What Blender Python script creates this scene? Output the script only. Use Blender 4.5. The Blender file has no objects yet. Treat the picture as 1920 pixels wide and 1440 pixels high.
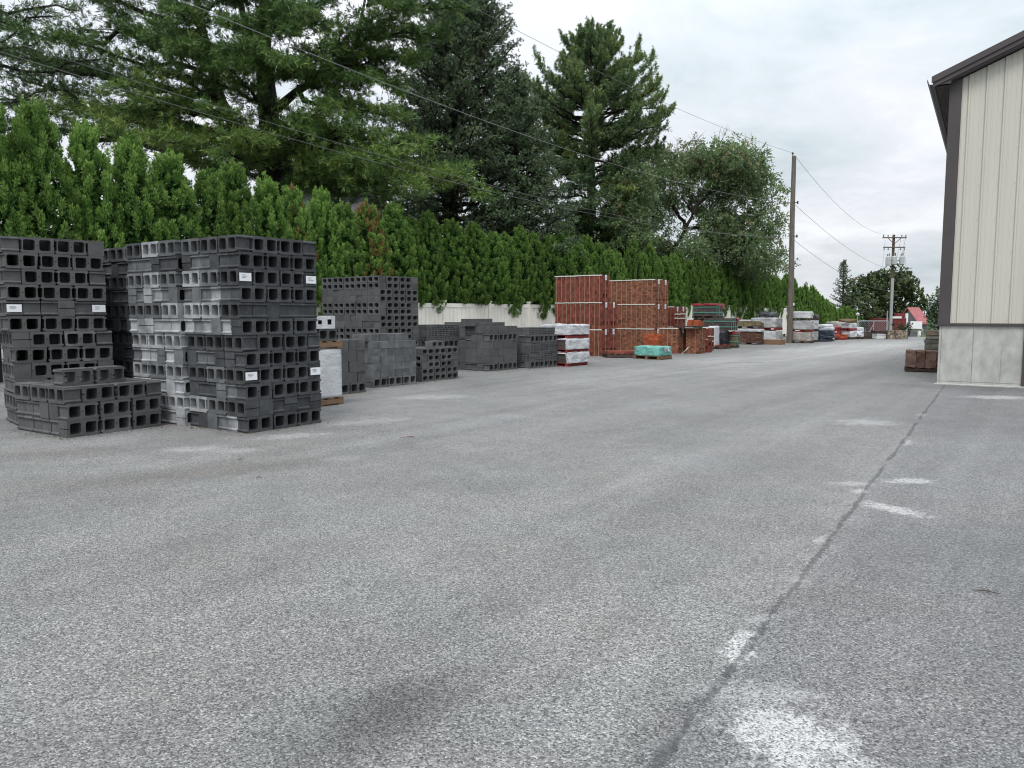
import bpy, bmesh, math, random
import numpy as np
from mathutils import Vector, Matrix, noise as mnoise

random.seed(7)
RNG = np.random.default_rng(11)
SC = bpy.context.scene
COL = SC.collection
R = math.radians

# ------------------------------------------------------------------ camera
FPX, HCAM, PITCH = 1442.0, 1.5, math.atan(133 / 1442)
cam_data = bpy.data.cameras.new("camera")
cam_data.sensor_width = 36.0
cam_data.lens = FPX / 1920 * 36.0
cam_data.clip_start = 0.05
cam_data.clip_end = 3000
cam = bpy.data.objects.new("camera", cam_data)
COL.objects.link(cam)
cam.location = (0, 0, HCAM)
cam.rotation_euler = (math.pi / 2 - PITCH, 0, 0)
SC.camera = cam


def ray(px, py):
    dx, dv = (px - 960) / FPX, (720 - py) / FPX
    return Vector((dx, math.cos(PITCH) + dv * math.sin(PITCH), -math.sin(PITCH) + dv * math.cos(PITCH)))


def on_ground(px, py, z=0.0):
    d = ray(px, py)
    t = (z - HCAM) / d.z
    return Vector((d.x * t, d.y * t, z))


def at_depth(px, py, y):
    d = ray(px, py)
    t = y / d.y
    return Vector((d.x * t, y, HCAM + d.z * t))


# ------------------------------------------------------------------ tags
def tag(o, label=None, cat=None, group=None, kind=None):
    if label: o["label"] = label
    if cat: o["category"] = cat
    if group: o["group"] = group
    if kind: o["kind"] = kind
    return o


def empty(name, loc=(0, 0, 0), rz=0.0, label=None, cat=None, group=None):
    o = bpy.data.objects.new(name, None)
    o.empty_display_size = 0.1
    COL.objects.link(o)
    o.location = loc
    o.rotation_euler = (0, 0, rz)
    return tag(o, label, cat, group)


def link(name, mesh, parent=None, loc=(0, 0, 0), rz=0.0):
    o = bpy.data.objects.new(name, mesh)
    COL.objects.link(o)
    o.location = loc
    o.rotation_euler = (0, 0, rz)
    if parent is not None: o.parent = parent
    return o


# ------------------------------------------------------------------ materials
class NT:
    """small helper round a node tree"""
    def __init__(self, mat):
        self.m = mat
        self.t = mat.node_tree
        self.n = self.t.nodes
        self.l = self.t.links

    def add(self, typ, **kw):
        n = self.n.new(typ)
        for k, v in kw.items():
            if k.startswith("i_"):
                key = k[2:].replace("_", " ")
                n.inputs[key].default_value = v
            else:
                setattr(n, k, v)
        return n

    def ln(self, a, b): self.l.new(a, b)

    def math(self, op, a, b=None, c=None, clamp=False):
        n = self.n.new("ShaderNodeMath"); n.operation = op; n.use_clamp = clamp
        for i, v in enumerate((a, b, c)):
            if v is None: continue
            if isinstance(v, (int, float)): n.inputs[i].default_value = v
            else: self.ln(v, n.inputs[i])
        return n.outputs[0]

    def mix(self, fac, a, b, blend="MIX"):
        n = self.n.new("ShaderNodeMix"); n.data_type = "RGBA"; n.blend_type = blend
        for idx, v in ((0, fac), (6, a), (7, b)):
            if isinstance(v, (int, float)): n.inputs[idx].default_value = v
            elif isinstance(v, tuple): n.inputs[idx].default_value = (*v, 1) if len(v) == 3 else v
            else: self.ln(v, n.inputs[idx])
        return n.outputs[2]

    def ramp(self, fac, stops):
        n = self.n.new("ShaderNodeValToRGB")
        e = n.color_ramp.elements
        while len(e) < len(stops): e.new(0.5)
        for el, (p, c) in zip(e, stops):
            el.position = p
            el.color = (*c, 1) if len(c) == 3 else c
        self.ln(fac, n.inputs[0])
        return n.outputs[0]

    def noise(self, vec, scale, detail=3.0, rough=0.55, dist=0.0):
        n = self.add("ShaderNodeTexNoise")
        n.inputs["Scale"].default_value = scale
        n.inputs["Detail"].default_value = detail
        n.inputs["Roughness"].default_value = rough
        n.inputs["Distortion"].default_value = dist
        if vec is not None: self.ln(vec, n.inputs["Vector"])
        return n.outputs[0]

    def mapping(self, vec, scale=(1, 1, 1), loc=(0, 0, 0), rot=(0, 0, 0)):
        n = self.add("ShaderNodeMapping")
        n.inputs["Scale"].default_value = scale
        n.inputs["Location"].default_value = loc
        n.inputs["Rotation"].default_value = rot
        self.ln(vec, n.inputs["Vector"])
        return n.outputs[0]


def new_mat(name):
    m = bpy.data.materials.new(name)
    m.use_nodes = True
    nt = NT(m)
    bsdf = nt.n["Principled BSDF"]
    return m, nt, bsdf


def scl(c, k): return tuple(min(1.0, x * k) for x in c)


def surf(name, base, var=0.2, scale=5.0, rough=0.8, bump=0.25, bscale=60.0, spec=0.3, metal=0.0,
         objrand=0.0, stretch=(1, 1, 1), attr=None, bdist=0.01, tint=None, tintamt=0.0):
    m, nt, b = new_mat(name)
    tc = nt.add("ShaderNodeTexCoord")
    vec = nt.mapping(tc.outputs["Object"], stretch)
    oi = nt.add("ShaderNodeObjectInfo")
    off = nt.add("ShaderNodeVectorMath", operation="ADD")
    sc = nt.math("MULTIPLY", oi.outputs["Random"], 37.0)
    cmb = nt.add("ShaderNodeCombineXYZ")
    nt.ln(sc, cmb.inputs[0]); nt.ln(sc, cmb.inputs[1])
    nt.ln(vec, off.inputs[0]); nt.ln(cmb.outputs[0], off.inputs[1])
    v2 = off.outputs[0]
    n1 = nt.noise(v2, scale, 5, 0.6)
    col = nt.ramp(n1, [(0.3, scl(base, 1 - var)), (0.7, scl(base, 1 + var))])
    if tint:
        n3 = nt.noise(v2, scale * 0.45, 3, 0.6)
        f = nt.ramp(n3, [(0.48, (0, 0, 0)), (0.72, (tintamt,) * 3)])
        col = nt.mix(f, col, tint)
    if attr:
        a = nt.add("ShaderNodeAttribute", attribute_name="tone")
        k = nt.ramp(a.outputs["Fac"], attr)
        col = nt.mix(1.0, col, k, "MULTIPLY")
    if objrand:
        k = nt.math("MULTIPLY_ADD", oi.outputs["Random"], 2 * objrand, 1 - objrand)
        cc = nt.add("ShaderNodeCombineXYZ")
        for i in range(3): nt.ln(k, cc.inputs[i])
        col = nt.mix(1.0, col, cc.outputs[0], "MULTIPLY")
    nt.ln(col, b.inputs["Base Color"])
    b.inputs["Roughness"].default_value = rough
    b.inputs["Specular IOR Level"].default_value = spec
    b.inputs["Metallic"].default_value = metal
    if bump:
        n2 = nt.noise(v2, bscale, 4, 0.65)
        bp = nt.add("ShaderNodeBump")
        bp.inputs["Strength"].default_value = bump
        bp.inputs["Distance"].default_value = bdist
        nt.ln(n2, bp.inputs["Height"])
        nt.ln(bp.outputs[0], b.inputs["Normal"])
    return m


def leafmat(name, stops, rough=0.55, trans=0.25, spec=0.25, objrand=0.12):
    m, nt, b = new_mat(name)
    a = nt.add("ShaderNodeAttribute", attribute_name="tone")
    col = nt.ramp(a.outputs["Fac"], stops)
    oi = nt.add("ShaderNodeObjectInfo")
    k = nt.math("MULTIPLY_ADD", oi.outputs["Random"], 2 * objrand, 1 - objrand)
    cc = nt.add("ShaderNodeCombineXYZ")
    for i in range(3): nt.ln(k, cc.inputs[i])
    col = nt.mix(1.0, col, cc.outputs[0], "MULTIPLY")
    nt.ln(col, b.inputs["Base Color"])
    b.inputs["Roughness"].default_value = rough
    b.inputs["Specular IOR Level"].default_value = spec
    tr = nt.add("ShaderNodeBsdfTranslucent")
    nt.ln(col, tr.inputs[0])
    mx = nt.add("ShaderNodeMixShader")
    mx.inputs[0].default_value = trans
    nt.ln(b.outputs[0], mx.inputs[1]); nt.ln(tr.outputs[0], mx.inputs[2])
    out = nt.n["Material Output"]
    nt.ln(mx.outputs[0], out.inputs[0])
    return m


BROWNISH = (0.095, 0.085, 0.068)
M = {}
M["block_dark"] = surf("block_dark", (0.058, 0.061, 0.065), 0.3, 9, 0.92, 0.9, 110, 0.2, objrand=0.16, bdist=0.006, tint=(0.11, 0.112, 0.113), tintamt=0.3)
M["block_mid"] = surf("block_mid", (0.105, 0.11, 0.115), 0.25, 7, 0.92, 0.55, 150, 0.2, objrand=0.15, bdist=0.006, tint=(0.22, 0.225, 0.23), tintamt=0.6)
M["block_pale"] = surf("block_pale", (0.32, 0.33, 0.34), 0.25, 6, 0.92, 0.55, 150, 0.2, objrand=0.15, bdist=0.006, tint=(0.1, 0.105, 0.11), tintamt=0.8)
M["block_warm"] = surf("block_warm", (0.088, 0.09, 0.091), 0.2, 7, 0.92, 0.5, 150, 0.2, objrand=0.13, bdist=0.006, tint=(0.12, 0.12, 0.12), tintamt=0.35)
M["paper"] = surf("paper", (0.72, 0.73, 0.76), 0.04, 9, 0.6, 0.1, 30)
M["ink"] = surf("ink", (0.16, 0.16, 0.18), 0.1, 9, 0.7, 0)
M["wood"] = surf("wood", (0.2, 0.125, 0.075), 0.3, 5, 0.85, 0.3, 30, stretch=(1, 8, 8), objrand=0.2)
M["wood_red"] = surf("wood_red", (0.24, 0.035, 0.035), 0.25, 5, 0.8, 0.3, 30, objrand=0.1)
M["wood_dark"] = surf("wood_dark", (0.07, 0.05, 0.04), 0.3, 5, 0.85, 0.3, 30, objrand=0.2)
M["cream"] = surf("cream", (0.84, 0.81, 0.735), 0.05, 2, 0.55, 0.08, 12, 0.3, tint=(0.5, 0.47, 0.4), tintamt=0.3)
M["strap"] = surf("strap", (0.30, 0.25, 0.16), 0.1, 3, 0.5, 0)
M["strap_green"] = surf("strap_green", (0.12, 0.36, 0.28), 0.1, 3, 0.45, 0)
M["strap_white"] = surf("strap_white", (0.66, 0.65, 0.6), 0.08, 3, 0.5, 0)
M["plastic_red"] = surf("plastic_red", (0.26, 0.032, 0.042), 0.35, 9, 0.35, 0.5, 14, 0.5)
M["plastic_black"] = surf("plastic_black", (0.018, 0.02, 0.026), 0.3, 9, 0.3, 0.6, 12, 0.6)
M["plastic_blue"] = surf("plastic_blue", (0.03, 0.042, 0.065), 0.4, 9, 0.35, 0.6, 12, 0.6)
BR = [(0.0, (0.55, 0.52, 0.58)), (0.2, (0.82, 0.82, 0.82)), (0.7, (1.0, 1.0, 1.0)), (1.0, (1.35, 1.25, 1.15))]
M["brick_red"] = surf("brick_red", (0.195, 0.060, 0.043), 0.2, 8, 0.85, 0.3, 70, 0.2, attr=BR)
M["brick_orange"] = surf("brick_orange", (0.36, 0.095, 0.042), 0.2, 8, 0.85, 0.3, 70, 0.2, attr=BR)
M["brick_mottled"] = surf("brick_mottled", (0.255, 0.112, 0.072), 0.25, 8, 0.85, 0.3, 70, 0.2, attr=[(0.0, (0.45, 0.42, 0.42)), (0.25, (0.8, 0.75, 0.72)), (0.8, (1.0, 0.95, 0.9)), (1.0, (1.35, 1.2, 1.1))])
M["brick_brown"] = surf("brick_brown", (0.135, 0.075, 0.055), 0.25, 8, 0.85, 0.3, 70, 0.2, attr=BR)
M["paver_grey"] = surf("paver_grey", (0.24, 0.24, 0.235), 0.2, 8, 0.9, 0.3, 70, 0.2, attr=BR)
M["paver_olive"] = surf("paver_olive", (0.19, 0.155, 0.095), 0.25, 8, 0.9, 0.3, 70, 0.2, attr=BR)
M["paver_dark"] = surf("paver_dark", (0.085, 0.075, 0.07), 0.25, 8, 0.9, 0.3, 70, 0.2, attr=BR)
M["stone_brown"] = surf("stone_brown", (0.155, 0.092, 0.074), 0.4, 6, 0.9, 0.9, 18, 0.2, objrand=0.2, bdist=0.03, tint=(0.25, 0.17, 0.14), tintamt=0.6)
M["stone_slab"] = surf("stone_slab", (0.2, 0.19, 0.165), 0.35, 4, 0.9, 0.8, 18, 0.2, objrand=0.25, bdist=0.02, tint=(0.25, 0.18, 0.11), tintamt=0.7)
M["stone_wall"] = surf("stone_wall", (0.27, 0.23, 0.18), 0.5, 9, 0.9, 0.6, 14, 0.2, objrand=0.15, attr=[(0.0, (.3, .3, .32)), (0.5, (.85, .85, .85)), (1.0, (1.4, 1.35, 1.3))])
M["trim_brown"] = surf("trim_brown", (0.062, 0.052, 0.052), 0.1, 2, 0.45, 0.04, 10, 0.4)
M["siding"] = surf("siding", (0.505, 0.487, 0.428), 0.05, 0.8, 0.5, 0.03, 8, 0.35, stretch=(4, 4, 0.4), tint=(0.5, 0.47, 0.39), tintamt=0.35)
M["pole_wood"] = surf("pole_wood", (0.145, 0.125, 0.108), 0.35, 6, 0.9, 0.5, 20, 0.2, stretch=(3, 3, 0.25))
M["pole_dark"] = surf("pole_dark", (0.10, 0.075, 0.06), 0.3, 6, 0.9, 0.4, 20, 0.2, stretch=(3, 3, 0.25))
M["metal_grey"] = surf("metal_grey", (0.40, 0.42, 0.42), 0.08, 3, 0.4, 0, metal=0.0, spec=0.5)
M["galvanised"] = surf("galvanised", (0.42, 0.43, 0.45), 0.1, 3, 0.4, 0, metal=0.6, spec=0.5)
M["wire"] = surf("wire", (0.16, 0.165, 0.17), 0.1, 3, 0.5, 0)
M["wire_light"] = surf("wire_light", (0.27, 0.28, 0.29), 0.1, 3, 0.5, 0)
M["bark"] = surf("bark", (0.034, 0.029, 0.027), 0.4, 5, 0.95, 0.8, 16, 0.15, stretch=(3, 3, 0.6), bdist=0.03)
M["bark_pale"] = surf("bark_pale", (0.2, 0.155, 0.135), 0.3, 5, 0.9, 0.5, 16, 0.2)
M["twig"] = surf("twig", (0.27, 0.21, 0.18), 0.2, 5, 0.9, 0)
M["roof_red"] = surf("roof_red", (0.34, 0.12, 0.125), 0.15, 3, 0.5, 0.05, 10)
M["brick_wall"] = surf("brick_wall", (0.17, 0.035, 0.035), 0.25, 6, 0.85, 0.2, 30)
M["white_paint"] = surf("white_paint", (0.78, 0.78, 0.78), 0.04, 3, 0.5, 0.03, 10)
M["grey_siding"] = surf("grey_siding", (0.17, 0.17, 0.175), 0.1, 3, 0.7, 0.05, 10)
M["shingle"] = surf("shingle", (0.11, 0.11, 0.115), 0.2, 6, 0.9, 0.2, 20)
M["glass_dark"] = surf("glass_dark", (0.03, 0.035, 0.04), 0.1, 3, 0.08, 0, spec=0.6)
M["interior"] = surf("interior", (0.045, 0.045, 0.05), 0.2, 2, 0.8, 0)
M["clay"] = surf("clay", (0.42, 0.17, 0.1), 0.3, 8, 0.85, 0.3, 60)


def wrapmat(name, film, load, amount, bands=(2.0, 2.0, 9.0), rough=0.28):
    """stretch film: milky plastic, in places thin enough for the load to show"""
    m, nt, b = new_mat(name)
    tc = nt.add("ShaderNodeTexCoord")
    oi = nt.add("ShaderNodeObjectInfo")
    sc = nt.math("MULTIPLY", oi.outputs["Random"], 23.0)
    cmb = nt.add("ShaderNodeCombineXYZ"); nt.ln(sc, cmb.inputs[0]); nt.ln(sc, cmb.inputs[2])
    ad = nt.add("ShaderNodeVectorMath", operation="ADD")
    nt.ln(tc.outputs["Object"], ad.inputs[0]); nt.ln(cmb.outputs[0], ad.inputs[1])
    n1 = nt.noise(nt.mapping(ad.outputs[0], bands), 2.2, 6, 0.7, 0.6)
    n2 = nt.noise(ad.outputs[0], 2.0, 3, 0.6, 0.4)
    f = nt.math("ADD", nt.math("MULTIPLY", n1, 0.7), nt.math("MULTIPLY", n2, 0.5))
    f = nt.ramp(f, [(0.44, (amount,) * 3), (0.74, (0, 0, 0))])
    col = nt.mix(f, film, load)
    nt.ln(col, b.inputs["Base Color"])
    b.inputs["Roughness"].default_value = rough
    b.inputs["Specular IOR Level"].default_value = 0.5
    n3 = nt.noise(nt.mapping(ad.outputs[0], (5, 5, 5)), 2.5, 5, 0.7, 1.2)
    bp = nt.add("ShaderNodeBump"); bp.inputs["Strength"].default_value = 0.7; bp.inputs["Distance"].default_value = 0.04
    nt.ln(n3, bp.inputs["Height"]); nt.ln(bp.outputs[0], b.inputs["Normal"])
    return m


M["wrap_white"] = wrapmat("wrap_white", (0.66, 0.68, 0.70), (0.3, 0.3, 0.32), 0.6)
M["wrap_grey"] = wrapmat("wrap_grey", (0.52, 0.53, 0.54), (0.2, 0.2, 0.2), 0.8)
M["wrap_teal"] = wrapmat("wrap_teal", (0.18, 0.52, 0.45), (0.1, 0.2, 0.18), 0.75)
M["wrap_brown"] = wrapmat("wrap_brown", (0.5, 0.48, 0.45), (0.16, 0.11, 0.08), 0.9)
M["wrap_black"] = wrapmat("wrap_black", (0.03, 0.034, 0.042), (0.012, 0.013, 0.016), 0.8)


# ------------------------------------------------------------------ mesh building
class MB:
    def __init__(self):
        self.v, self.f, self.mi, self.tone = [], [], [], []

    def face(self, idx, mi=0, tone=0.5):
        self.f.append(idx); self.mi.append(mi); self.tone.append(tone)

    def box(self, lo, hi, mi=0, tone=0.5, jit=0.0, mat=None):
        x0, y0, z0 = lo; x1, y1, z1 = hi
        b = len(self.v)
        pts = [(x0, y0, z0), (x1, y0, z0), (x1, y1, z0), (x0, y1, z0), (x0, y0, z1), (x1, y0, z1), (x1, y1, z1), (x0, y1, z1)]
        if jit: pts = [tuple(c + random.uniform(-jit, jit) for c in p) for p in pts]
        if mat is not None: pts = [tuple(mat @ Vector(p)) for p in pts]
        self.v += pts
        for q in ((0, 3, 2, 1), (4, 5, 6, 7), (0, 1, 5, 4), (1, 2, 6, 5), (2, 3, 7, 6), (3, 0, 4, 7)):
            self.face(tuple(b + i for i in q), mi, tone)
        return self

    def tube(self, pts, rad, n=8, mi=0, cap=True):
        pts = [Vector(p) for p in pts]
        if isinstance(rad, (int, float)): rad = [rad] * len(pts)
        b = len(self.v)
        up = Vector((0.13, 0.21, 0.97)).normalized()
        for i, p in enumerate(pts):
            t = (pts[min(i + 1, len(pts) - 1)] - pts[max(i - 1, 0)]).normalized()
            s = t.cross(up)
            if s.length < 1e-3: s = t.cross(Vector((1, 0, 0)))
            s.normalize(); w = t.cross(s)
            for k in range(n):
                a = 2 * math.pi * k / n
                self.v.append(tuple(p + (s * math.cos(a) + w * math.sin(a)) * rad[i]))
        for i in range(len(pts) - 1):
            for k in range(n):
                a, c = b + i * n + k, b + i * n + (k + 1) % n
                self.face((a, c, c + n, a + n), mi)
        if cap:
            self.face(tuple(b + k for k in range(n))[::-1], mi)
            e = b + (len(pts) - 1) * n
            self.face(tuple(e + k for k in range(n)), mi)
        return self

    def prism(self, poly, axis, lo, hi, mi=0):
        """poly: 2-D outline; extruded along axis ('x','y','z') between lo and hi"""
        b = len(self.v); n = len(poly)
        for d in (lo, hi):
            for p, q in poly:
                self.v.append({"x": (d, p, q), "y": (p, d, q), "z": (p, q, d)}[axis])
        self.face(tuple(b + i for i in range(n))[::-1], mi)
        self.face(tuple(b + n + i for i in range(n)), mi)
        for i in range(n):
            j = (i + 1) % n
            self.face((b + i, b + j, b + n + j, b + n + i), mi)
        return self

    def mesh(self, name, mats, smooth=False, bevel=0.0):
        me = bpy.data.meshes.new(name)
        me.from_pydata(self.v, [], self.f)
        for m in (mats if isinstance(mats, (list, tuple)) else [mats]): me.materials.append(m)
        me.polygons.foreach_set("material_index", self.mi)
        at = me.attributes.new("tone", "FLOAT", "FACE")
        at.data.foreach_set("value", self.tone)
        bm = bmesh.new(); bm.from_mesh(me)
        bmesh.ops.recalc_face_normals(bm, faces=bm.faces)
        if bevel:
            bmesh.ops.bevel(bm, geom=list(bm.edges), offset=bevel, segments=1, affect="EDGES")
        bm.to_mesh(me); bm.free()
        if smooth: me.polygons.foreach_set("use_smooth", [True] * len(me.polygons))
        me.update()
        return me

    def build(self, name, mats, parent=None, loc=(0, 0, 0), rz=0.0, **kw):
        return link(name, self.mesh(name, mats, **kw), parent, loc, rz)


def unit(a):
    return a / np.maximum(np.linalg.norm(a, axis=-1, keepdims=True), 1e-9)


def leaf_mesh(name, C, D, L, W, tone, mat, S=None, solid=None):
    """many small diamond-shaped leaves: base C, direction D, length L, width W"""
    n = len(C)
    D = unit(D)
    if S is None: S = RNG.normal(size=(n, 3))
    S = unit(np.cross(D, S))
    L = np.broadcast_to(L, (n,))[:, None]; W = np.broadcast_to(W, (n,))[:, None]
    V = np.empty((n, 4, 3), np.float32)
    V[:, 0] = C
    V[:, 1] = C + D * L * 0.5 + S * W * 0.5
    V[:, 2] = C + D * L
    V[:, 3] = C + D * L * 0.5 - S * W * 0.5
    V = V.reshape(-1, 3)
    me = bpy.data.meshes.new(name)
    me.vertices.add(len(V)); me.vertices.foreach_set("co", V.ravel())
    me.loops.add(4 * n); me.loops.foreach_set("vertex_index", np.arange(4 * n, dtype=np.int32))
    me.polygons.add(n)
    me.polygons.foreach_set("loop_start", np.arange(0, 4 * n, 4, dtype=np.int32))
    me.update(calc_edges=True)
    at = me.attributes.new("tone", "FLOAT", "FACE")
    at.data.foreach_set("value", np.clip(tone, 0, 1).astype(np.float32))
    me.materials.append(mat)
    return me

# ------------------------------------------------------------------ concrete blocks
def prism_holes(outer, holes, depth, axis, mat, name):
    """outline with holes, extruded; every side kept straight and thick"""
    bm = bmesh.new()
    loops = [outer] + holes
    vs = []
    for lp in loops: vs.append([bm.verts.new((p, q, 0)) for p, q in lp])
    ed = []
    for lv in vs:
        for i in range(len(lv)): ed.append(bm.edges.new((lv[i], lv[(i + 1) % len(lv)])))
    bmesh.ops.triangle_fill(bm, use_beauty=True, edges=ed)
    bm.verts.index_update()
    P = [v.co.copy() for v in bm.verts]
    T = [tuple(v.index for v in f.verts) for f in bm.faces]
    L = [[v.index for v in lv] for lv in vs]
    bm.free()
    n = len(P)
    mb = MB()
    for d in (-depth / 2, depth / 2):
        for p in P:
            mb.v.append((p.x, d, p.y) if axis == "y" else (p.x, p.y, d))
    for t in T:
        mb.face(t); mb.face(tuple(i + n for i in t[::-1]))
    for lp in L:
        for i in range(len(lp)):
            a, b = lp[i], lp[(i + 1) % len(lp)]
            mb.face((a, b, b + n, a + n))
    return mb.mesh(name, mat)


def rounded(cx, cy, w, h, r, k=2, wob=0.0):
    pts = []
    for sx, sy, a0 in ((1, 1, 0), (-1, 1, 90), (-1, -1, 180), (1, -1, 270)):
        for i in range(k + 1):
            a = R(a0 + 90 * i / k)
            pts.append((cx + sx * (w / 2 - r) + r * math.cos(a) + random.uniform(-wob, wob),
                        cy + sy * (h / 2 - r) + r * math.sin(a) + random.uniform(-wob, wob)))
    return pts


_blocks = {}


def block_mesh(kind, h, vertical, tone):
    """kind core / slot / plain; h = standing height on the stack; vertical = cores run up"""
    key = (kind, round(h, 3), vertical, tone)
    if key in _blocks: return _blocks[key]
    Lh = 0.1975
    D = 0.2 if vertical else h          # extent of the outline's second axis
    a = D / 2 - 0.0012
    ext = (h - 0.002) if vertical else 0.199
    var = []
    for k in [0, 1, 2, 0, 1, 2, 0]:
        w = lambda: random.uniform(-0.0015, 0.0015)
        def end(s, rec=0.022):
            half = [(s * (Lh - .011), -a), (s * (Lh - .011), -a * .86), (s * Lh, -a * .80), (s * Lh, -a * .68), (s * (Lh - rec * .6), -a * .62), (s * (Lh - rec), -a * .55)]
            return half + [(x, -y) for x, y in half[::-1]]
        flat = lambda s: [(s * Lh, -a), (s * Lh, a)]
        slit = lambda s: [(s * Lh, -a), (s * Lh, -.06 * a), (s * (Lh - .02), -.05 * a), (s * (Lh - .02), .05 * a), (s * Lh, .06 * a), (s * Lh, a)]
        if kind == "core" and h > .17:
            right = (end(1), slit(1), end(1))[k]
            left = (end(-1), end(-1), flat(-1))[k]
        else:
            right, left = flat(1), flat(-1)
        outer = right + left[::-1]
        if kind == "core" and len(var) > 1:      # chipped corners
            for q in (0, len(right) - 1, len(right), len(outer) - 1):
                if random.random() < .4:
                    x, y = outer[q]; outer[q] = (x - math.copysign(random.uniform(.006, .022), x), y)
        holes = []
        if kind == "core":
            if h > 0.17 or vertical:
                hw, hh = 0.136, D - 0.066
                holes = [rounded(s * 0.094, 0, hw, hh, 0.022, 2, 0.002) for s in (-1, 1)]
            else:
                hw, hh = 0.132, D - 0.058
                holes = [rounded(s * 0.094, 0, hw, hh, 0.03, 3, 0.002) for s in (-1, 1)]
            holes.append(rounded(0, 0, 0.017, 0.012, 0.003, 1))
        elif kind == "slot":
            for s in (-1, 0, 1):
                for q in (-1, 1):
                    holes.append(rounded(s * 0.118, q * D * 0.24, 0.085, 0.015, 0.005, 1))
        me = prism_holes(outer, holes, ext, "z" if vertical else "y", M["block_" + tone], kind + "_block")
        var.append(me)
    _blocks[key] = var
    return var


ORD = ["zeroth", "first", "second", "third", "fourth", "fifth", "sixth", "seventh", "eighth", "ninth", "tenth", "eleventh", "twelfth",
       "thirteenth", "fourteenth", "fifteenth", "sixteenth", "seventeenth"]
filler = MB()
KINDNAME = {("core", True): ("concrete_block", "hollow block", "concrete block"), ("core", False): ("half_height_block", "half-height block", "half-height block"),
            ("slot", False): ("slotted_block", "slotted block", "slotted block"), ("slot", True): ("slotted_block", "slotted block", "slotted block"),
            ("plain", True): ("solid_block", "solid block", "solid block"), ("plain", False): ("solid_block", "solid block", "solid block")}
TONEWORD = {"dark": "dark", "mid": "grey", "pale": "whitened", "warm": "charcoal"}


def frame(corner, a):
    return Vector((corner[0], corner[1], 0)), Vector((math.cos(a), math.sin(a), 0)), Vector((-math.sin(a), math.cos(a), 0))


def pack(short, corner, deg, courses, nu=3, nl=3, z0=0.0, c0=0, tone="dark", tonef=None, labels=(), show_l=None, right=True,
         gap=0.006, jit=0.004, group=None, top=False, filler_u=None, swap=None):
    """courses bottom to top: (type, height, kind). Types: I = ends at the outer columns, II = all long faces towards the road side,
    III = all ends; prefix v = cores upright. u runs along the road side, l back along the left side."""
    a = R(deg)
    o, r, l = frame(corner, a)
    m = 0.4 + gap
    z = z0
    if show_l is None: show_l = nl
    made = []
    for ci, (typ, h, kind) in enumerate(courses):
        vert = typ.startswith("v"); t = typ.strip("v")
        pos = []      # (u, l, along, face, key)
        if t == "II":
            for i in range(nu): pos.append(((i + .5) * m, .1, "u", "right", i))
            for k in range(1, 2 * nl):
                if k < 2 * show_l: pos.append((.5 * m, (k + .5) * m / 2, "u", "left", k))
        elif t == "III":
            for i in range(2 * nu): pos.append(((i + .5) * m / 2, .2, "l", "right", i))
            for k in range(1, nl):
                if k < show_l: pos.append((.1, (k + .5) * m, "l", "left", k))
        else:
            for k in range(0, nl):
                if k < show_l: pos.append((.1, (k + .5) * m, "l", "left" if k else "right", k))
            for i in range(nu - 1): pos.append((m / 2 + (i + .5) * m, .1, "u", "right", i + 1))
            pos.append((nu * m - .1, .2, "l", "right", nu))
        if not right: pos = [(p[0], p[1], p[2], "left", 0) if (p[4] == 0 and p[3] == "right") else p for p in pos]
        nright = sum(1 for p in pos if p[3] == "right"); nleft = max([p[4] for p in pos if p[3] == "left"] or [0])
        for (u, v, al, face, key) in pos:
            if face == "right" and not right: continue
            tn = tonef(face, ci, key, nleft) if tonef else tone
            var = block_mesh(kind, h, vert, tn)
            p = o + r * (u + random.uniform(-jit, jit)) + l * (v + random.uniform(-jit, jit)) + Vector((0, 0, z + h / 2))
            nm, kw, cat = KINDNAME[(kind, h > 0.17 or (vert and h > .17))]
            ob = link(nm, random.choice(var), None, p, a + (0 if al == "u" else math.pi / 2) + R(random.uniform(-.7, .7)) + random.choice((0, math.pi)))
            if face == "right":
                lab = f"{TONEWORD[tn]} {kw}, {ORD[key + 1]} from left, {ORD[c0 + ci + 1]} course up, right side of {short}"
            else:
                lab = f"{TONEWORD[tn]} {kw}, {ORD[key + 1]} from corner, {ORD[c0 + ci + 1]} course up, left side of {short}"
            tag(ob, lab, cat, group or ("blocks of the " + short))
            made.append(ob)
            for (fc, c, kk) in labels:
                if fc == face and c == ci and kk == key: paper_label(ob, al, a, r, l, face, h)
        # inner blocks
        du, dl = nu * m - .012, nl * m - .012
        za, zb = z + .003, z + h - .003
        if t == "II":
            filler_box(o, r, l, .418, .215, du, dl, za, zb)
        else:
            filler_box(o, r, l, .215, .418, du, dl, za, zb)
            if t == "I": filler_box(o, r, l, .215, .215, du - .215, min(.41, dl), za, zb)
        z += h
    return z


def filler_box(o, r, l, u0, l0, u1, l1, z0, z1):
    if u1 - u0 < .02 or l1 - l0 < .02: return
    mat = Matrix(((r.x, l.x, 0, o.x), (r.y, l.y, 0, o.y), (0, 0, 1, 0), (0, 0, 0, 1)))
    filler.box((u0, l0, z0), (u1, l1, z1), mat=mat)


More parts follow.
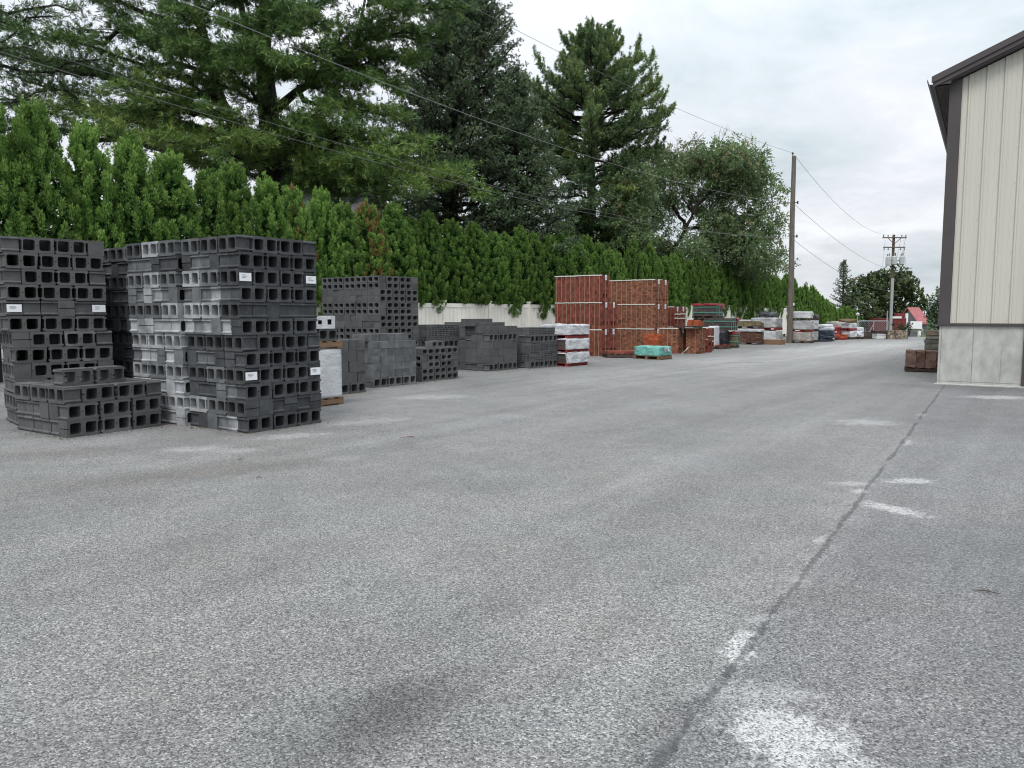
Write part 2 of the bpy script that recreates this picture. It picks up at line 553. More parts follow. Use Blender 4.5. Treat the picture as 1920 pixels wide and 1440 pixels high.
def paper_label(ob, al, a, r, l, face, h, ragged=False):
    out = -l if face == "right" else -r
    # into block-local coordinates
    rz = ob.rotation_euler.z
    inv = Matrix.Rotation(-rz, 3, "Z")
    out_l = inv @ out
    side = inv @ (r if face == "right" else -l)
    dist = 0.1985 if al == "l" and face == "right" else (0.1985 if al == "u" and face == "left" else 0.1)
    mb = MB()
    w, hh = .185 if random.random() < .5 else .17, .1
    c = out_l * (dist + .003)
    up = Vector((0, 0, 1))
    def quad(p0, p1, q0, q1, off, th, mi):
        b = len(mb.v)
        for k in (0, th):
            for (x, y) in ((p0, q0), (p1, q0), (p1, q1), (p0, q1)):
                mb.v.append(tuple(c + side * x + up * y + out_l * (off + k)))
        for q in ((0, 1, 2, 3), (4, 5, 6, 7), (0, 1, 5, 4), (1, 2, 6, 5), (2, 3, 7, 6), (3, 0, 4, 7)): mb.face(tuple(b + i for i in q), mi)
    quad(-w / 2, w / 2, -hh / 2, hh / 2, 0, .002, 0)
    for k in range(3):
        quad(-w * .3, w * random.uniform(0, .25), .022 - k * .016, .027 - k * .016, .0025, .0008, 1)
    o = mb.build("paper_label", [M["paper"], M["ink"]], ob)
    return o


# ------------------------------------------------------------------ loads on pallets
def pallet_mb(du, dl, h=.12, boards=6, mi=0):
    """slatted pallet, deck boards along u"""
    mb = MB()
    for k in range(3):
        y = (dl - .09) * k / 2
        mb.box((0, y, .02), (du, y + .09, h - .022), mi)
    for k in range(boards):
        x = (du - .1) * k / (boards - 1)
        mb.box((x, 0, h - .02), (x + .1, dl, h), mi)
        if k in (0, boards // 2, boards - 1): mb.box((x, 0, 0), (x + .1, dl, .018), mi)
    return mb


def lump_box(du, dl, h, z0, n=10, amp=.02, round_=.03, seed=0, sag=0.0, tuck=0.0):
    """a wrapped load: box with rounded edges and wrinkled, uneven sides"""
    bm = bmesh.new()
    bmesh.ops.create_cube(bm, size=1.0)
    bmesh.ops.subdivide_edges(bm, edges=list(bm.edges), cuts=n, use_grid_fill=True)
    for v in bm.verts:
        c = v.co.copy()
        p = Vector(((c.x + .5) * du, (c.y + .5) * dl, (c.z + .5) * h))
        q = Vector((min(max(p.x, round_), du - round_), min(max(p.y, round_), dl - round_), min(max(p.z, 0), h - round_)))
        d = p - q
        if d.length > round_: p = q + d.normalized() * round_
        s = Vector((p.x * 4 + seed * 7.1, p.y * 4, p.z * 6))
        w = mnoise.noise_vector(s) * amp + mnoise.noise_vector(s * 3.1) * amp * .5
        p += w
        if sag: p.z -= sag * (0.5 + 0.5 * mnoise.noise(Vector((p.x * 2.2, p.y * 2.2, seed)))) * (1 if c.z > .45 else 0)
        if tuck: p.x += (du / 2 - p.x) * tuck * (0.5 - c.z); p.y += (dl / 2 - p.y) * tuck * (0.5 - c.z)
        p.z = max(p.z, 0.002) + z0
        v.co = p
    me = bpy.data.meshes.new("wrapped_load")
    bm.to_mesh(me); bm.free()
    me.polygons.foreach_set("use_smooth", [True] * len(me.polygons))
    return me


_seed = [1]


def wrapped(label, corner, deg, du, dl, h, z0=0.0, mat="wrap_white", pal="wood_dark", ph=.12, name="wrapped_pallet", cat="wrapped pallet", group=None,
            amp=.018, top=None, n=10, round_=.03, load=None, sag=0.0):
    """a load in film on its pallet; corner = the corner nearest the camera, u to the right, l to the back left"""
    _seed[0] += 1
    c = (corner[0], corner[1], z0)
    e = empty(name, c, R(deg), label, cat, group)
    b = 0.0
    if pal:
        pallet_mb(du, dl, ph).build("pallet", M[pal], e); b = ph
    me = lump_box(du - .02, dl - .02, h - b, b + .002, n, amp, round_, _seed[0], sag)
    me.materials.append(M[mat])
    w = link("wrap", me, e, (.01, .01, 0))
    if pal and h > .3 and random.random() < .6:
        s = MB(); x = du * random.uniform(.35, .6); zz = b + (h - b) * random.uniform(.4, .55); ww = random.uniform(.09, .16)
        s.box((x - ww, -.028, zz), (x + ww, -.024, zz + ww * .9))
        for q in range(3): s.box((x - ww * .8, -.0305, zz + ww * (.15 + .22 * q)), (x + ww * random.uniform(.2, .8), -.0285, zz + ww * (.25 + .22 * q)), 1)
        s.build("paper_label", [M["paper"], M["plastic_blue"]], e)
    if top:
        t = lump_box(du + .05, dl + .05, top[1], h - top[1] + .02, n, amp * 1.4, round_, _seed[0] + 50, sag)
        t.materials.append(M[top[0]])
        link("cover", t, e, (-.02, -.02, 0))
    return e


def unit_bricks(du, dl, h, su, sl, sh, voids=(), gap=.004, jit=.002, top_gap=0.0, skip=0.0):
    """a cube of bricks: only the outer ones, each its own box with its own tone; returns MB"""
    mb = MB()
    nu, nl, nh = max(1, round(du / su)), max(1, round(dl / sl)), max(1, round(h / sh))
    su, sl, sh = du / nu, dl / nl, h / nh
    for k in range(nh):
        for i in range(nu):
            for j in range(nl):
                if 0 < i < nu - 1 and 0 < j < nl - 1 and k < nh - 1: continue
                if j == 0 and (i, k) in voids: continue
                if skip and k == nh - 1 and random.random() < skip: continue
                jx = random.uniform(-jit, jit); jy = random.uniform(-jit, jit)
                mb.box((i * su + gap / 2 + jx, j * sl + gap / 2 + jy, k * sh + gap / 2), ((i + 1) * su - gap / 2 + jx, (j + 1) * sl - gap / 2 + jy, (k + 1) * sh - gap / 2),
                       0, random.random())
    b = .35
    if du > .3 and dl > .3:
        mb.box((su * .8, sl * 1.2, .004), (du - su * .8, dl - sl * .8, h - sh * .8), 0, 0.0)
    return mb


def brick_cube(label, corner, deg, du, dl, h, z0=0.0, mat="brick_red", nstraps=9, end_straps=1, tags=1, edge=True, voidrow=1, soldier=True,
               name="brick_cube", cat="brick cube", group=None, band=0, strapmat="strap"):
    e = empty(name, (corner[0], corner[1], z0), R(deg), label, cat, group)
    nu = max(2, round(du / .1))
    voids = set()
    if voidrow is not None:
        voids = {(1, voidrow), (nu - 2, voidrow)}
    mb = unit_bricks(du, dl, h, .1, .068 if soldier else .1, .135 if soldier else .067, voids)
    mb.build("bricks", M[mat], e)
    # straps run up the left side and over the top
    for k in range(nstraps):
        y = dl * (k + .5) / nstraps + random.uniform(-.012, .012)
        s = MB()
        s.box((-.007, y - .0085, 0), (-.003, y + .0085, h + .004))
        s.box((-.007, y - .0085, h + .0045), (du, y + .0085, h + .008))
        s.build("strap", M[strapmat], e)
    for k in range(end_straps):
        x = du * (k + .5) / end_straps
        s = MB()
        s.box((x - .011, -.007, 0), (x + .011, -.003, h + .009))
        s.build("strap", M[strapmat], e)
    if edge:
        s = MB()
        n = 14; prev = None
        for k in range(n):
            y0, y1 = dl * k / n, dl * (k + 1) / n
            w = random.uniform(-.008, .008)
            s.box((-.014, y0, h - .018 + w * .6), (-.008, y1 + .002, h + .012 + w * .6))
            s.box((-.014, y0, h + .0125 + w * .6), (.05, y1 + .002, h + .016 + w * .6))
        s.build("edge_protector", M["strap_white"], e)
    for k in range(band):
        s = MB(); zz = h * (.62 - .22 * k)
        for q in range(8):
            w = random.uniform(-.012, .012)
            s.box((du * q / 8, -.02, zz + w), (du * (q + 1) / 8 + .001, -.011, zz + .035 + w))
        s.build("packing_strip", M["strap_white"], e)
    for k in range(tags):
        x = du * (k + .5) / tags
        s = MB()
        s.box((x - .06, -.016, h - .17), (x + .055, -.012, h + .012))
        for q in range(3): s.box((x - .035, -.0175, h - .07 - q * .03), (x + .03, -.0165, h - .06 - q * .03), 1)
        s.build("paper_label", [M["paper"], M["ink"]], e)
    return e


def paver_load(label, corner, deg, du, dl, h, z0=0.0, mat="brick_brown", pal="wood_dark", brick=(.2, .1, .08), straps=0, strapmat="strap_green", ph=.1,
               cover=None, name="paver_pallet", cat="paver pallet", group=None, skip=0.0, vertical_straps=0, flap=None, gap=.006):
    e = empty(name, (corner[0], corner[1], z0), R(deg), label, cat, group)
    b = 0
    if pal:
        pallet_mb(du, dl, ph).build("pallet", M[pal], e); b = ph
    mb = unit_bricks(du - .02, dl - .02, h - b, brick[0], brick[1], brick[2], (), gap, .003, skip=skip)
    mb.build("pavers", M[mat], e, (.01, .01, b + .002))
    for k in range(straps):
        z = b + (h - b) * (k + .6) / (straps + .2)
        s = MB()
        s.box((-.006, -.006, z), (du + .006, -.001, z + .03)); s.box((-.006, -.0005, z), (-.001, dl + .006, z + .03))
        s.build("strap", M[strapmat], e)
    for k in range(vertical_straps):
        x = du * (k + .5) / vertical_straps
        s = MB(); s.box((x - .015, -.012, b), (x + .015, -.007, h + .008)); s.build("strap", M[strapmat], e)
    if cover:
        _seed[0] += 1
        t = lump_box(du + .05, dl + .05, cover[1], h - cover[1] + .03, 10, .03, .03, _seed[0], .03)
        t.materials.append(M[cover[0]])
        link("cover", t, e, (-.025, -.025, 0))
    if flap:
        _seed[0] += 1
        t = lump_box(flap[1], .06, flap[2], h - flap[2] + .03, 8, .035, .02, _seed[0], .03)
        t.materials.append(M[flap[0]])
        link("torn_cover", t, e, (du - flap[1] + .03, -.05, 0))
    return e

# ================================================================== THE YARD: block stacks
BH = .2045
def full(*types): return [(t, BH, "core") for t in types]

LOW = full("II", "III", "II", "I", "II", "I")         # bottom to top
UPP = full("II", "III", "II", "I", "II", "I")


# tall front stack, three pallets long
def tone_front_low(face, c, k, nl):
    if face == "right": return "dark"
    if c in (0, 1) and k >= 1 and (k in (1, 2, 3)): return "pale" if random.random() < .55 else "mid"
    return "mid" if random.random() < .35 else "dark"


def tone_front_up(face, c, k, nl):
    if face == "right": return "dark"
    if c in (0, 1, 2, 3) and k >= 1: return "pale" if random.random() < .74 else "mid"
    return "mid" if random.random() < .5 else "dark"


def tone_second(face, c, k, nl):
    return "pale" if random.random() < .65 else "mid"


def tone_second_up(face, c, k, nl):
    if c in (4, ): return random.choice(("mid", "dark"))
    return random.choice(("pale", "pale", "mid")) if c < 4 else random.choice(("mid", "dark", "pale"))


BC, BA = (-3.31, 9.49), 55
_o, _r, _l = frame(BC, R(BA))
def along(o, u, l, fr): return tuple((o + fr[0] * u + fr[1] * l)[:2])
FR = (_r, _l)
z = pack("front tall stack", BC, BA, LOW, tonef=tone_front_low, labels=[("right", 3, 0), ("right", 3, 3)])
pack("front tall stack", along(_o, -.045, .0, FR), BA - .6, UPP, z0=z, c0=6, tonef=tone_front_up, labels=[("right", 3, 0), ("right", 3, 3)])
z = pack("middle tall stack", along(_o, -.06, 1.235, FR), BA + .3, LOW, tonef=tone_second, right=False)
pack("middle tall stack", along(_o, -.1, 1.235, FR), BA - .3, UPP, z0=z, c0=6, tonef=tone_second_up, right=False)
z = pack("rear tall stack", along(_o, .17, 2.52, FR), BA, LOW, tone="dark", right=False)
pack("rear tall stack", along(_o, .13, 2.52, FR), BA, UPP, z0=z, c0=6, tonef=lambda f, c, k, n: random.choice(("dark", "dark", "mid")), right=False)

# tall stack at the left edge
AC, AA = (-6.57, 10.12), 43
_o, _r, _l = frame(AC, R(AA)); FR = (_r, _l)
pal_a = lambda f, c, k, n: "mid" if (f == "right" and c in (4, 5) and k == 2) else "warm"
BH = .2085
z = pack("left tall stack", AC, AA, full("II", "III", "II", "I", "II", "I"), tonef=pal_a, show_l=2)
pack("left tall stack", along(_o, -.055, .0, FR), AA + .5, full("II", "III", "II", "I", "II", "I"), z0=z, c0=6, tone="warm", show_l=2, labels=[("right", 1, 0), ("right", 1, 5)])
BH = .2045
# low stack in front of it
CC, CA = on_ground(125, 822), 57
_o, _r, _l = frame(CC, R(CA)); FR = (_r, _l)
z = pack("low front stack", CC, CA, [("II", .204, "core"), ("II", .204, "core"), ("I", .204, "core")],
         tonef=lambda f, c, k, n: "mid" if (f == "right" and k == 1 and c == 0) else "warm", gap=.02)
for i in range(2):
    p = _o + _r * (.27 + i * .42) + _l * .3 + Vector((0, 0, z + .102))
    ob = link("concrete_block", random.choice(block_mesh("core", .204, False, "warm")), None, p, R(CA + 1.2))
    tag(ob, f"charcoal hollow block, {['left', 'right'][i]} one of two lying on top of the low front stack", "concrete block", "blocks on top of the low front stack")
# closed top of the low stack: the inner blocks reach its top course
H6 = .146
D = "core"
# tall half-height stack by the hedge
DC = at_depth(711, 512, 17.3)
def tr(ts, h, k): return [(t, h, k) for t in ts]
dpat = ["II", "II", "I", "I"] * 4
pack("tall stack before hedge", DC, 52, tr(dpat, H6, "core")[:16], nu=3, nl=5, tone="warm", jit=.003)

# full-width plain stack with fluted top, beside the film-wrapped column
FC0 = on_ground(688, 735); _o, _r, _l = frame(FC0, R(52)); FR = (_r, _l)
fc = along(_o, -1.23, 0, FR)
pack("fluted-top stack", fc, 52, [("II", .2, "core"), ("vI", .2, "core"), ("vII", .2, "core"), ("vI", .2, "core"), ("vIII", .2, "core")], nl=2, tone="warm")
gc = on_ground(700, 727.5)
z = pack("plain grey stack", gc, 52, [("II", .2, "core")] + [("vI", .146, "plain"), ("vII", .146, "plain"), ("vI", .146, "plain"), ("vII", .146, "plain"), ("vI", .146, "plain")], nl=2, tone="mid")
_o, _r, _l = frame(gc, R(52)); FR = (_r, _l)
pack("plain grey stack", along(_o, -.1, .12, FR), 52, [("vII", .146, "plain")], nl=1, z0=z, c0=6, tone="mid")
hc = on_ground(791, 716)
z = pack("half-height stack", hc, 53, [("II", H6, "core"), ("II", H6, "core"), ("I", H6, "core"), ("I", H6, "core"), ("II", H6, "core")], nl=2, tone="warm")
_o, _r, _l = frame(hc, R(53))
ob = link("half_height_block", random.choice(block_mesh("core", H6, False, "mid")), None, _o + _r * .62 + _l * .2 + Vector((0, 0, z + H6 / 2)), R(55))
tag(ob, "single grey half-height block lying alone on top of the half-height stack", "half-height block")
ic = at_depth(801, 605, 19.5)
S1 = [("II", .1, "slot")]
pack("slotted stack behind", ic, 52, [("vI", .2, "plain"), ("vII", .2, "plain")] + S1 * 2 + [("II", .2, "core")] + [("I", .1, "slot")] + S1 * 2 + [("I", .1, "slot")], nl=2, tone="warm")
jc = at_depth(872, 604, 22.0)
pack("plain stack behind", jc, 52, [("vII", .2, "plain"), ("vI", .2, "plain"), ("vII", .2, "plain"), ("II", .2, "core"), ("vI", .146, "plain"), ("vII", .146, "plain"), ("vI", .146, "plain")], nl=2, tone="warm", right=True)
kc = on_ground(917, 696.5)
z = pack("middle plain stack", kc, 53, [("II", .2, "core"), ("vI", .19, "plain"), ("vII", .19, "plain"), ("vI", .19, "plain")], nl=3, tone="warm")
z = pack("middle plain stack", kc, 53, [("II", .2, "core"), ("vII", .19, "plain")], nl=2, z0=z, c0=4, tone="warm")
_o, _r, _l = frame(kc, R(53)); FR = (_r, _l)
z2 = pack("middle plain stack", along(_o, .05, .15, FR), 53, [("vII", .1, "plain")], nl=1, nu=2, z0=z, c0=6, tone="warm")
pack("middle plain stack", along(_o, -.1, .45, FR), 53, [("vII", .19, "plain")], nl=1, nu=2, z0=z, c0=7, tone="warm")
lc = on_ground(994, 691)
z = pack("slotted stack", lc, 49, [("II", .2, "core")] + [("I", .1, "slot")] * 2 + [("II", .1, "slot")] * 2 + [("II", .1, "slot")] + [("II", .2, "core")], nl=3, tone="warm")
_o, _r, _l = frame(lc, R(49)); FR = (_r, _l)
pack("slotted stack", along(_o, .05, .1, FR), 49, [("II", .1, "slot"), ("II", .1, "slot")], nl=2, z0=z, c0=7, tone="warm")
fl = filler.build("inner_blocks", M["block_dark"])
tag(fl, "inner concrete blocks filling the middle of the block stacks", "concrete block", None, "stuff")

# film-wrapped column beside the front stack, a pallet on it, blocks on that
ER = on_ground(648, 757); _o, _r, _l = frame(ER, R(52)); FR = (_r, _l)
ec = along(_o, -1.16, 0, FR)
wrapped("tall pallet in white film beside the front tall stack", ec, 52, 1.12, 1.0, .92, 0, "wrap_white", "wood", amp=.006, n=16, round_=.018)
e = empty("wooden_pallet", (ec[0], ec[1], .935), R(52), "brown wooden pallet lying on the white film column beside the front stack", "pallet")
pallet_mb(1.12, 1.0, .11).build("pallet_boards", M["wood"], e)
_o, _r, _l = frame(ec, R(52))
for i in range(2):
    ob = link("concrete_block", random.choice(block_mesh("core", .2, False, "warm")), None, _o + _r * (.86 - .41 * i) + _l * .14 + Vector((0, 0, 1.048 + .1)), R(52.5))
    tag(ob, f"charcoal hollow block, {['right', 'left'][i]} one on the pallet over the white film column", "concrete block", "blocks on the pallet over the film column")
for i in range(2):
    e = empty("wrapped_block", tuple(_o + _r * (.8 - .41 * i) + _l * .14 + Vector((0, 0, 1.25 + .1))), R(52),
              f"block in torn white film, {['right', 'left'][i]} one on top of the pallet over the film column", "wrapped block", "film-wrapped blocks over the film column")
    link("block", random.choice(block_mesh("core", .2, False, "warm")), e)
    mb = MB()
    for (x0, x1, z0, z1) in ((-.2, -.14, -.1, .1), (-.06, .05, -.1, .1), (.13, .2, -.1, .1), (-.145, -.055, .035, .1), (.045, .135, .05, .1), (-.145, -.055, -.1, -.03), (.045, .135, -.1, -.035)):
        mb.box((x0, -.108 - random.uniform(0, .004), z0), (x1, -.1005, z1), jit=.004)
    mb.box((-.204, -.1, .1015), (.204, .1, .105))
    mb.box((.2, -.1, -.1), (.205, .1, .1))
    mb.build("film", M["wrap_white"], e)

# three film-covered tiers with red pallets
mc = on_ground(1064, 687.5)
for i, (h, lab) in enumerate(((.385, "lowest of three white-covered dark loads with red pallets"), (.385, "middle of three white-covered dark loads with red pallets"),
                              (.40, "topmost of three white-covered loads, draped in loose white film"))):
    e = empty("covered_pallet", (mc[0], mc[1], .39 * i), R(51), lab, "covered pallet", "white-covered loads on red pallets")
    pallet_mb(1.02, 1.0, .1).build("pallet", M["wood_red"], e)
    mb = MB(); mb.box((0, -.004 + .004, .03), (1.0, .99, .095)); 
    unit_bricks(.98, .96, h - .11, .49, .32, .08).build("load", M["paver_dark"], e, (.02, .02, .102))
    me = lump_box(1.06, (.12 if i < 2 else 1.04), h - (.075 if i < 2 else .1), .085 + (.02 if i == 2 else 0), 12, .028, .02, 70 + i, .02)
    me.materials.append(M["wrap_white"])
    link("plastic_cover", me, e, (-.02, -.055, 0))
    if i < 2:
        me = lump_box(1.02, 1.0, .06, h - .035, 10, .018, .02, 80 + i)
        me.materials.append(M["wrap_white"]); link("plastic_top", me, e)

# ------------------------------------------------------------------ strapped brick cubes
nc = on_ground(1128, 668); _o, _r, _l = frame(nc, R(51)); FR = (_r, _l)
G1 = "strapped dark red brick cubes"
for t, tn in enumerate(("bottom", "middle", "top")):
    for s in range(2 if t < 2 else 1):
        lab = f"dark red strapped brick cube, {tn} tier" + (", " + ("left" if s == 0 else "right") + " of the pair" if t < 2 else "") + ", left brick tower"
        brick_cube(lab, along(_o, s * .525 - (.02 if t == 2 else 0), random.uniform(0, .02), FR), 51 + random.uniform(-.5, .5), .505, 2.0, .92, .945 * t, "brick_red", 10, group=G1)
n2 = at_depth(1227, 662, 28.8); _o, _r, _l = frame(n2, R(51)); FR = (_r, _l)
for t, tn in enumerate(("bottom", "middle", "top")):
    for s in range(2):
        brick_cube(f"mottled orange strapped brick cube, {tn} tier, {'left' if s == 0 else 'right'} column of the second brick tower", along(_o, s * .525, random.uniform(0, .02), FR), 51 + random.uniform(-.5, .5),
                   .505, 2.0, .905, .92 * t, "brick_mottled", 9, soldier=False, voidrow=2, group="strapped mottled brick cubes")
n4 = on_ground(1271, 663)
brick_cube("mottled single-tier brick cube with white top edge, behind the teal pallet", n4, 51, .72, .85, .93, 0, "brick_mottled", 5, 1, 1, soldier=False, voidrow=2, group="low strapped brick cubes")
n5 = on_ground(1309, 663.5)
brick_cube("mottled narrow brick cube standing beneath the loose orange bricks", n5, 51, .62, .5, .95, 0, "brick_mottled", 2, 1, 0, soldier=False, voidrow=2, group="low strapped brick cubes")
n6 = on_ground(1326, 661)
brick_cube("small deep red brick cube low at the end of the brick row", n6, 51, .42, .5, .5, 0, "brick_red", 0, 0, 0, voidrow=2, group="low strapped brick cubes")
n7 = at_depth(1326, 655, 30.6)
brick_cube("red brick cube with ragged white strips behind the small deep red cube", n7, 51, .62, .8, .9, 0, "brick_red", 2, 1, 0, band=2, group="low strapped brick cubes")
n3 = at_depth(1263, 655, 30.4)
brick_cube("plain red brick cube carrying the white-banded cube", n3, 51, 1.0, .8, .95, 0, "brick_red", 3, 2, 0, group="low strapped brick cubes")
brick_cube("red brick cube banded with white strips, high beside the second tower", (n3[0], n3[1]), 51, 1.0, .8, .78, .96, "brick_red", 3, 2, 2, band=2, group="low strapped brick cubes")
# loose bricks and the dark board on the low cubes
_o, _r, _l = frame(n5, R(51))
e = empty("board", tuple(_o - _r * .02 + _l * .0 + Vector((0, 0, .985))), R(51), "black flat board under the loose orange bricks", "board")
mb = MB(); mb.box((-.25, -.06, 0), (.75, .9, .022)); mb.box((-.25, -.06, .0225), (.75, 0, .034)); mb.build("board_panel", M["plastic_black"], e)
k = 0
WH = ["back", "front"]
for row, (n_, zz) in enumerate(((5, 1.025), (4, 1.1), (2, 1.175))):
    for i in range(n_):
        for dd in range(2):
            p = _o + _r * (-.02 + .125 * i + .05 * row + random.uniform(-.01, .01)) + _l * (.12 + .24 * dd + random.uniform(-.01, .01)) + Vector((0, 0, zz))
            mb = MB(); mb.box((-.052, -.1, 0), (.052, .1, .07)); 
            for h_ in (-1, 0, 1): mb.box((-.02, h_ * .055 - .016, .0702), (.02, h_ * .055 + .016, .0712), 1)
            ob = mb.build("loose_brick", [M["brick_orange"], M["interior"]], None, p, R(51 + random.uniform(-6, 6)), bevel=.003)
            tag(ob, f"loose orange brick, {ORD[i + 1]} from left, {WH[1 - dd]} row, {ORD[row + 1]} layer on the black board", "brick", "loose orange bricks on the board")
# leaning orange pile before the low cube
pc = on_ground(1244, 668)
paver_load("small orange brick pile on a dark pallet behind the teal pallet", along(frame(pc, R(51))[0], .25, .35, (frame(pc, R(51))[1], frame(pc, R(51))[2])), 51, .45, .6, .75, 0, "brick_orange", "wood_dark", (.1, .2, .067), name="brick_pile", cat="brick pile", skip=.3)
rc = on_ground(1142, 671)
paver_load("low flat layer of red bricks on a dark pallet left of the teal load", along(frame(rc, R(51))[0], -.1, -.0, (frame(rc, R(51))[1], frame(rc, R(51))[2])), 8, 1.2, .7, .22, 0, "brick_red", "wood_dark", (.2, .1, .067), name="brick_layer", cat="brick pallet", ph=.13)
tc_ = on_ground(1236, 675)
wrapped("low load in teal film on a wooden pallet before the brick cubes", tc_, 46, .75, 1.0, .42, 0, "wrap_teal", "wood", amp=.03, n=12, name="teal_pallet", cat="wrapped pallet")
wrapped("tall narrow load in white film behind the last brick cube", at_depth(1340, 650, 32.2), 51, .5, .6, .95, 0, "wrap_white", None, amp=.02, name="wrapped_load")
# fallen white strap
s = MB(); q = on_ground(1278, 664)
s.tube([q + Vector((0, 0, .012)), q + Vector((.1, -.1, .12)), q + Vector((.22, -.12, .26))], .012, 6)
tag(s.build("loose_strap", M["strap_white"]), "cut white strap sticking up from the asphalt before the low brick cubes", "strap")

# ------------------------------------------------------------------ bundles with green straps
p2 = on_ground(1377, 652.5); _o, _r, _l = frame(p2, R(51)); FR = (_r, _l)
SQ = (.15, .25, .09)
wrapped("black film-wrapped load under the green-strapped brown bundle", along(_o, -.5, .22, FR), 51, .5, 1.3, .74, 0, "wrap_black", "wood_dark", amp=.04, name="black_wrapped_load", cat="wrapped load")
paver_load("olive brick bundle with a red cover on the pallet before the black film load", along(_o, .02, .0, FR), 51, .5, .6, .68, 0, "paver_olive", "wood_dark", SQ, 2, "strap_green", cover=("plastic_red", .14), vertical_straps=3, name="brick_bundle", cat="brick bundle", group="green-strapped bundles")
paver_load("dark brown bundle with green straps resting on the black film load", along(_o, -.35, .05, FR), 51, .82, 1.25, .53, .75, "paver_dark", None, SQ, 2, "strap_green", vertical_straps=4, flap=("plastic_red", .25, .2), name="brick_bundle", cat="brick bundle", group="green-strapped bundles")
p1 = at_depth(1342, 600, 34.3); _o, _r, _l = frame(p1, R(51)); FR = (_r, _l)
paver_load("dark lower bundle hidden behind the loose orange bricks", (p1[0], p1[1]), 51, .9, 1.1, 1.26, 0, "paver_dark", "wood_dark", SQ, 3, "strap_white", name="brick_bundle", cat="brick bundle", group="green-strapped bundles")
paver_load("topmost dark bundle with green straps and a torn red cover", along(_o, -.05, .02, FR), 51, .9, 1.1, .62, 1.275, "paver_dark", "wood_dark", SQ, 2, "strap_green", vertical_straps=5, cover=("plastic_red", .10), flap=("plastic_red", .3, .26), name="brick_bundle", cat="brick bundle", group="green-strapped bundles")
mb = MB()
q = on_ground(1352, 655)
paver_load("few red bricks on a flat dark pallet at the end of the brick row", q, 51, 1.1, .9, .16, 0, "brick_red", "wood_dark", (.2, .1, .065), name="brick_layer", cat="brick pallet", skip=.6)

# brown and grey paver pallets left of the pole
q1 = on_ground(1424, 646.5); _o, _r, _l = frame(q1, R(51)); FR = (_r, _l)
paver_load("brown paver pallet with loose white film on top", (q1[0], q1[1]), 51, .55, 1.3, .72, 0, "brick_brown", "wood_dark", (.2, .2, .07), cover=("wrap_white", .14))
paver_load("olive paver layer lying on the brown paver pallet", along(_o, .2, .1, FR), 51, .6, 1.2, .34, .77, "paver_olive", "wood_dark", (.2, .2, .06), skip=.35)
wrapped("grey film-wrapped load behind the olive pavers", at_depth(1421, 640, 39.3), 51, .6, 1.2, 1.15, 0, "wrap_grey", "wood_dark")
r1 = at_depth(1454, 642, 38.6); _o, _r, _l = frame(r1, R(51)); FR = (_r, _l)
wrapped("lower pale film-wrapped load left of the near pole", (r1[0], r1[1]), 51, 1.0, 1.2, .62, 0, "wrap_white", "wood_dark")
wrapped("upper grey film-wrapped load left of the near pole", along(_o, 0, .02, FR), 51, 1.0, 1.3, .62, .64, "wrap_grey", "wood_red")
wrapped("crumpled black sheet heaped on the upper grey load", along(_o, .35, .3, FR), 51, .7, .8, .28, 1.275, "wrap_black", None, amp=.06, name="black_sheet", cat="plastic sheet", round_=.12)
q = on_ground(1464, 646.5)
e = empty("timber_stack", (q[0], q[1], 0), R(51), "low stack of brown timber boards at the foot of the near pole", "timber stack")
mb = MB()
for i in range(3):
    mb.box((0, 0, .08 * i), (.62, 1.15, .08 * i + .075), 0, jit=.006)
mb.build("boards", M["wood"], e)

# film-wrapped towers right of the pole
s1 = on_ground(1521, 643.5); _o, _r, _l = frame(s1, R(51)); FR = (_r, _l)
for i, (mt, lab, h) in enumerate((("wrap_brown", "bottom film-wrapped load of the tower right of the near pole", .56), ("wrap_grey", "middle film-wrapped load of the tower right of the near pole", .56),
                                  ("wrap_white", "top white film load of the tower right of the near pole", .42))):
    wrapped(lab, along(_o, -.1, .05 * (i == 2), FR), 51, .5, 1.05, h, .575 * i, mt, "wood_red" if i == 1 else "wood_dark", ph=.09)
s2 = on_ground(1535, 642); 
for i, (mt, lab, h) in enumerate((("wrap_grey", "bottom load of the narrow film tower", .56), ("wrap_white", "middle load of the narrow film tower", .56), ("wrap_black", "dark crumpled top load of the narrow film tower", .26))):
    wrapped(lab, (s2[0] - .12, s2[1] + .2), 51, .6, .4, h, .575 * i, mt, "wood_dark", ph=.09)
# bags and small pallets towards the gate
t1 = on_ground(1553, 641)
for i in range(4):
    me = lump_box(.9, .7, .17, 0, 8, .04, .07, 200 + i); me.materials.append(M["plastic_blue"])
    ob = link("bag", me, None, (t1[0] - .4 + random.uniform(-.05, .05), t1[1] + random.uniform(0, .1), .02 + .15 * i), R(20 + random.uniform(-6, 6)))
    tag(ob, f"dark blue bag, {ORD[i + 1]} from the bottom of the blue bag heap", "bag", "dark blue bags")
t2 = on_ground(1569, 639)
for i in range(6):
    me = lump_box(.7, .75, .14, 0, 8, .03, .06, 220 + i); me.materials.append(M["wrap_white"])
    ob = link("bag", me, None, (t2[0] - .62 + random.uniform(-.03, .03), t2[1] + .2, .06 + .135 * i), R(20 + random.uniform(-4, 4)))
    tag(ob, f"white bag, {ORD[i + 1]} from the bottom of the white bag stack", "bag", "stacked white bags")
e = empty("wooden_pallet", (t2[0] - .68, t2[1] + .15, 0), R(20), "dark pallet under the stacked white bags", "pallet"); pallet_mb(.8, .9, .06).build("pallet_boards", M["wood_dark"], e)
wrapped("flat pale load on dark planks behind the white bags", at_depth(1572, 637, 46.5), 35, .9, .9, .98, 0, "wrap_brown", "wood_dark")
u1 = on_ground(1590, 637.5)
paver_load("heap of orange clay pieces on a red pallet", (u1[0] - .5, u1[1]), 30, .75, .8, .3, 0, "brick_orange", "wood_red", (.15, .15, .08), skip=.5, name="clay_heap", cat="clay heap")
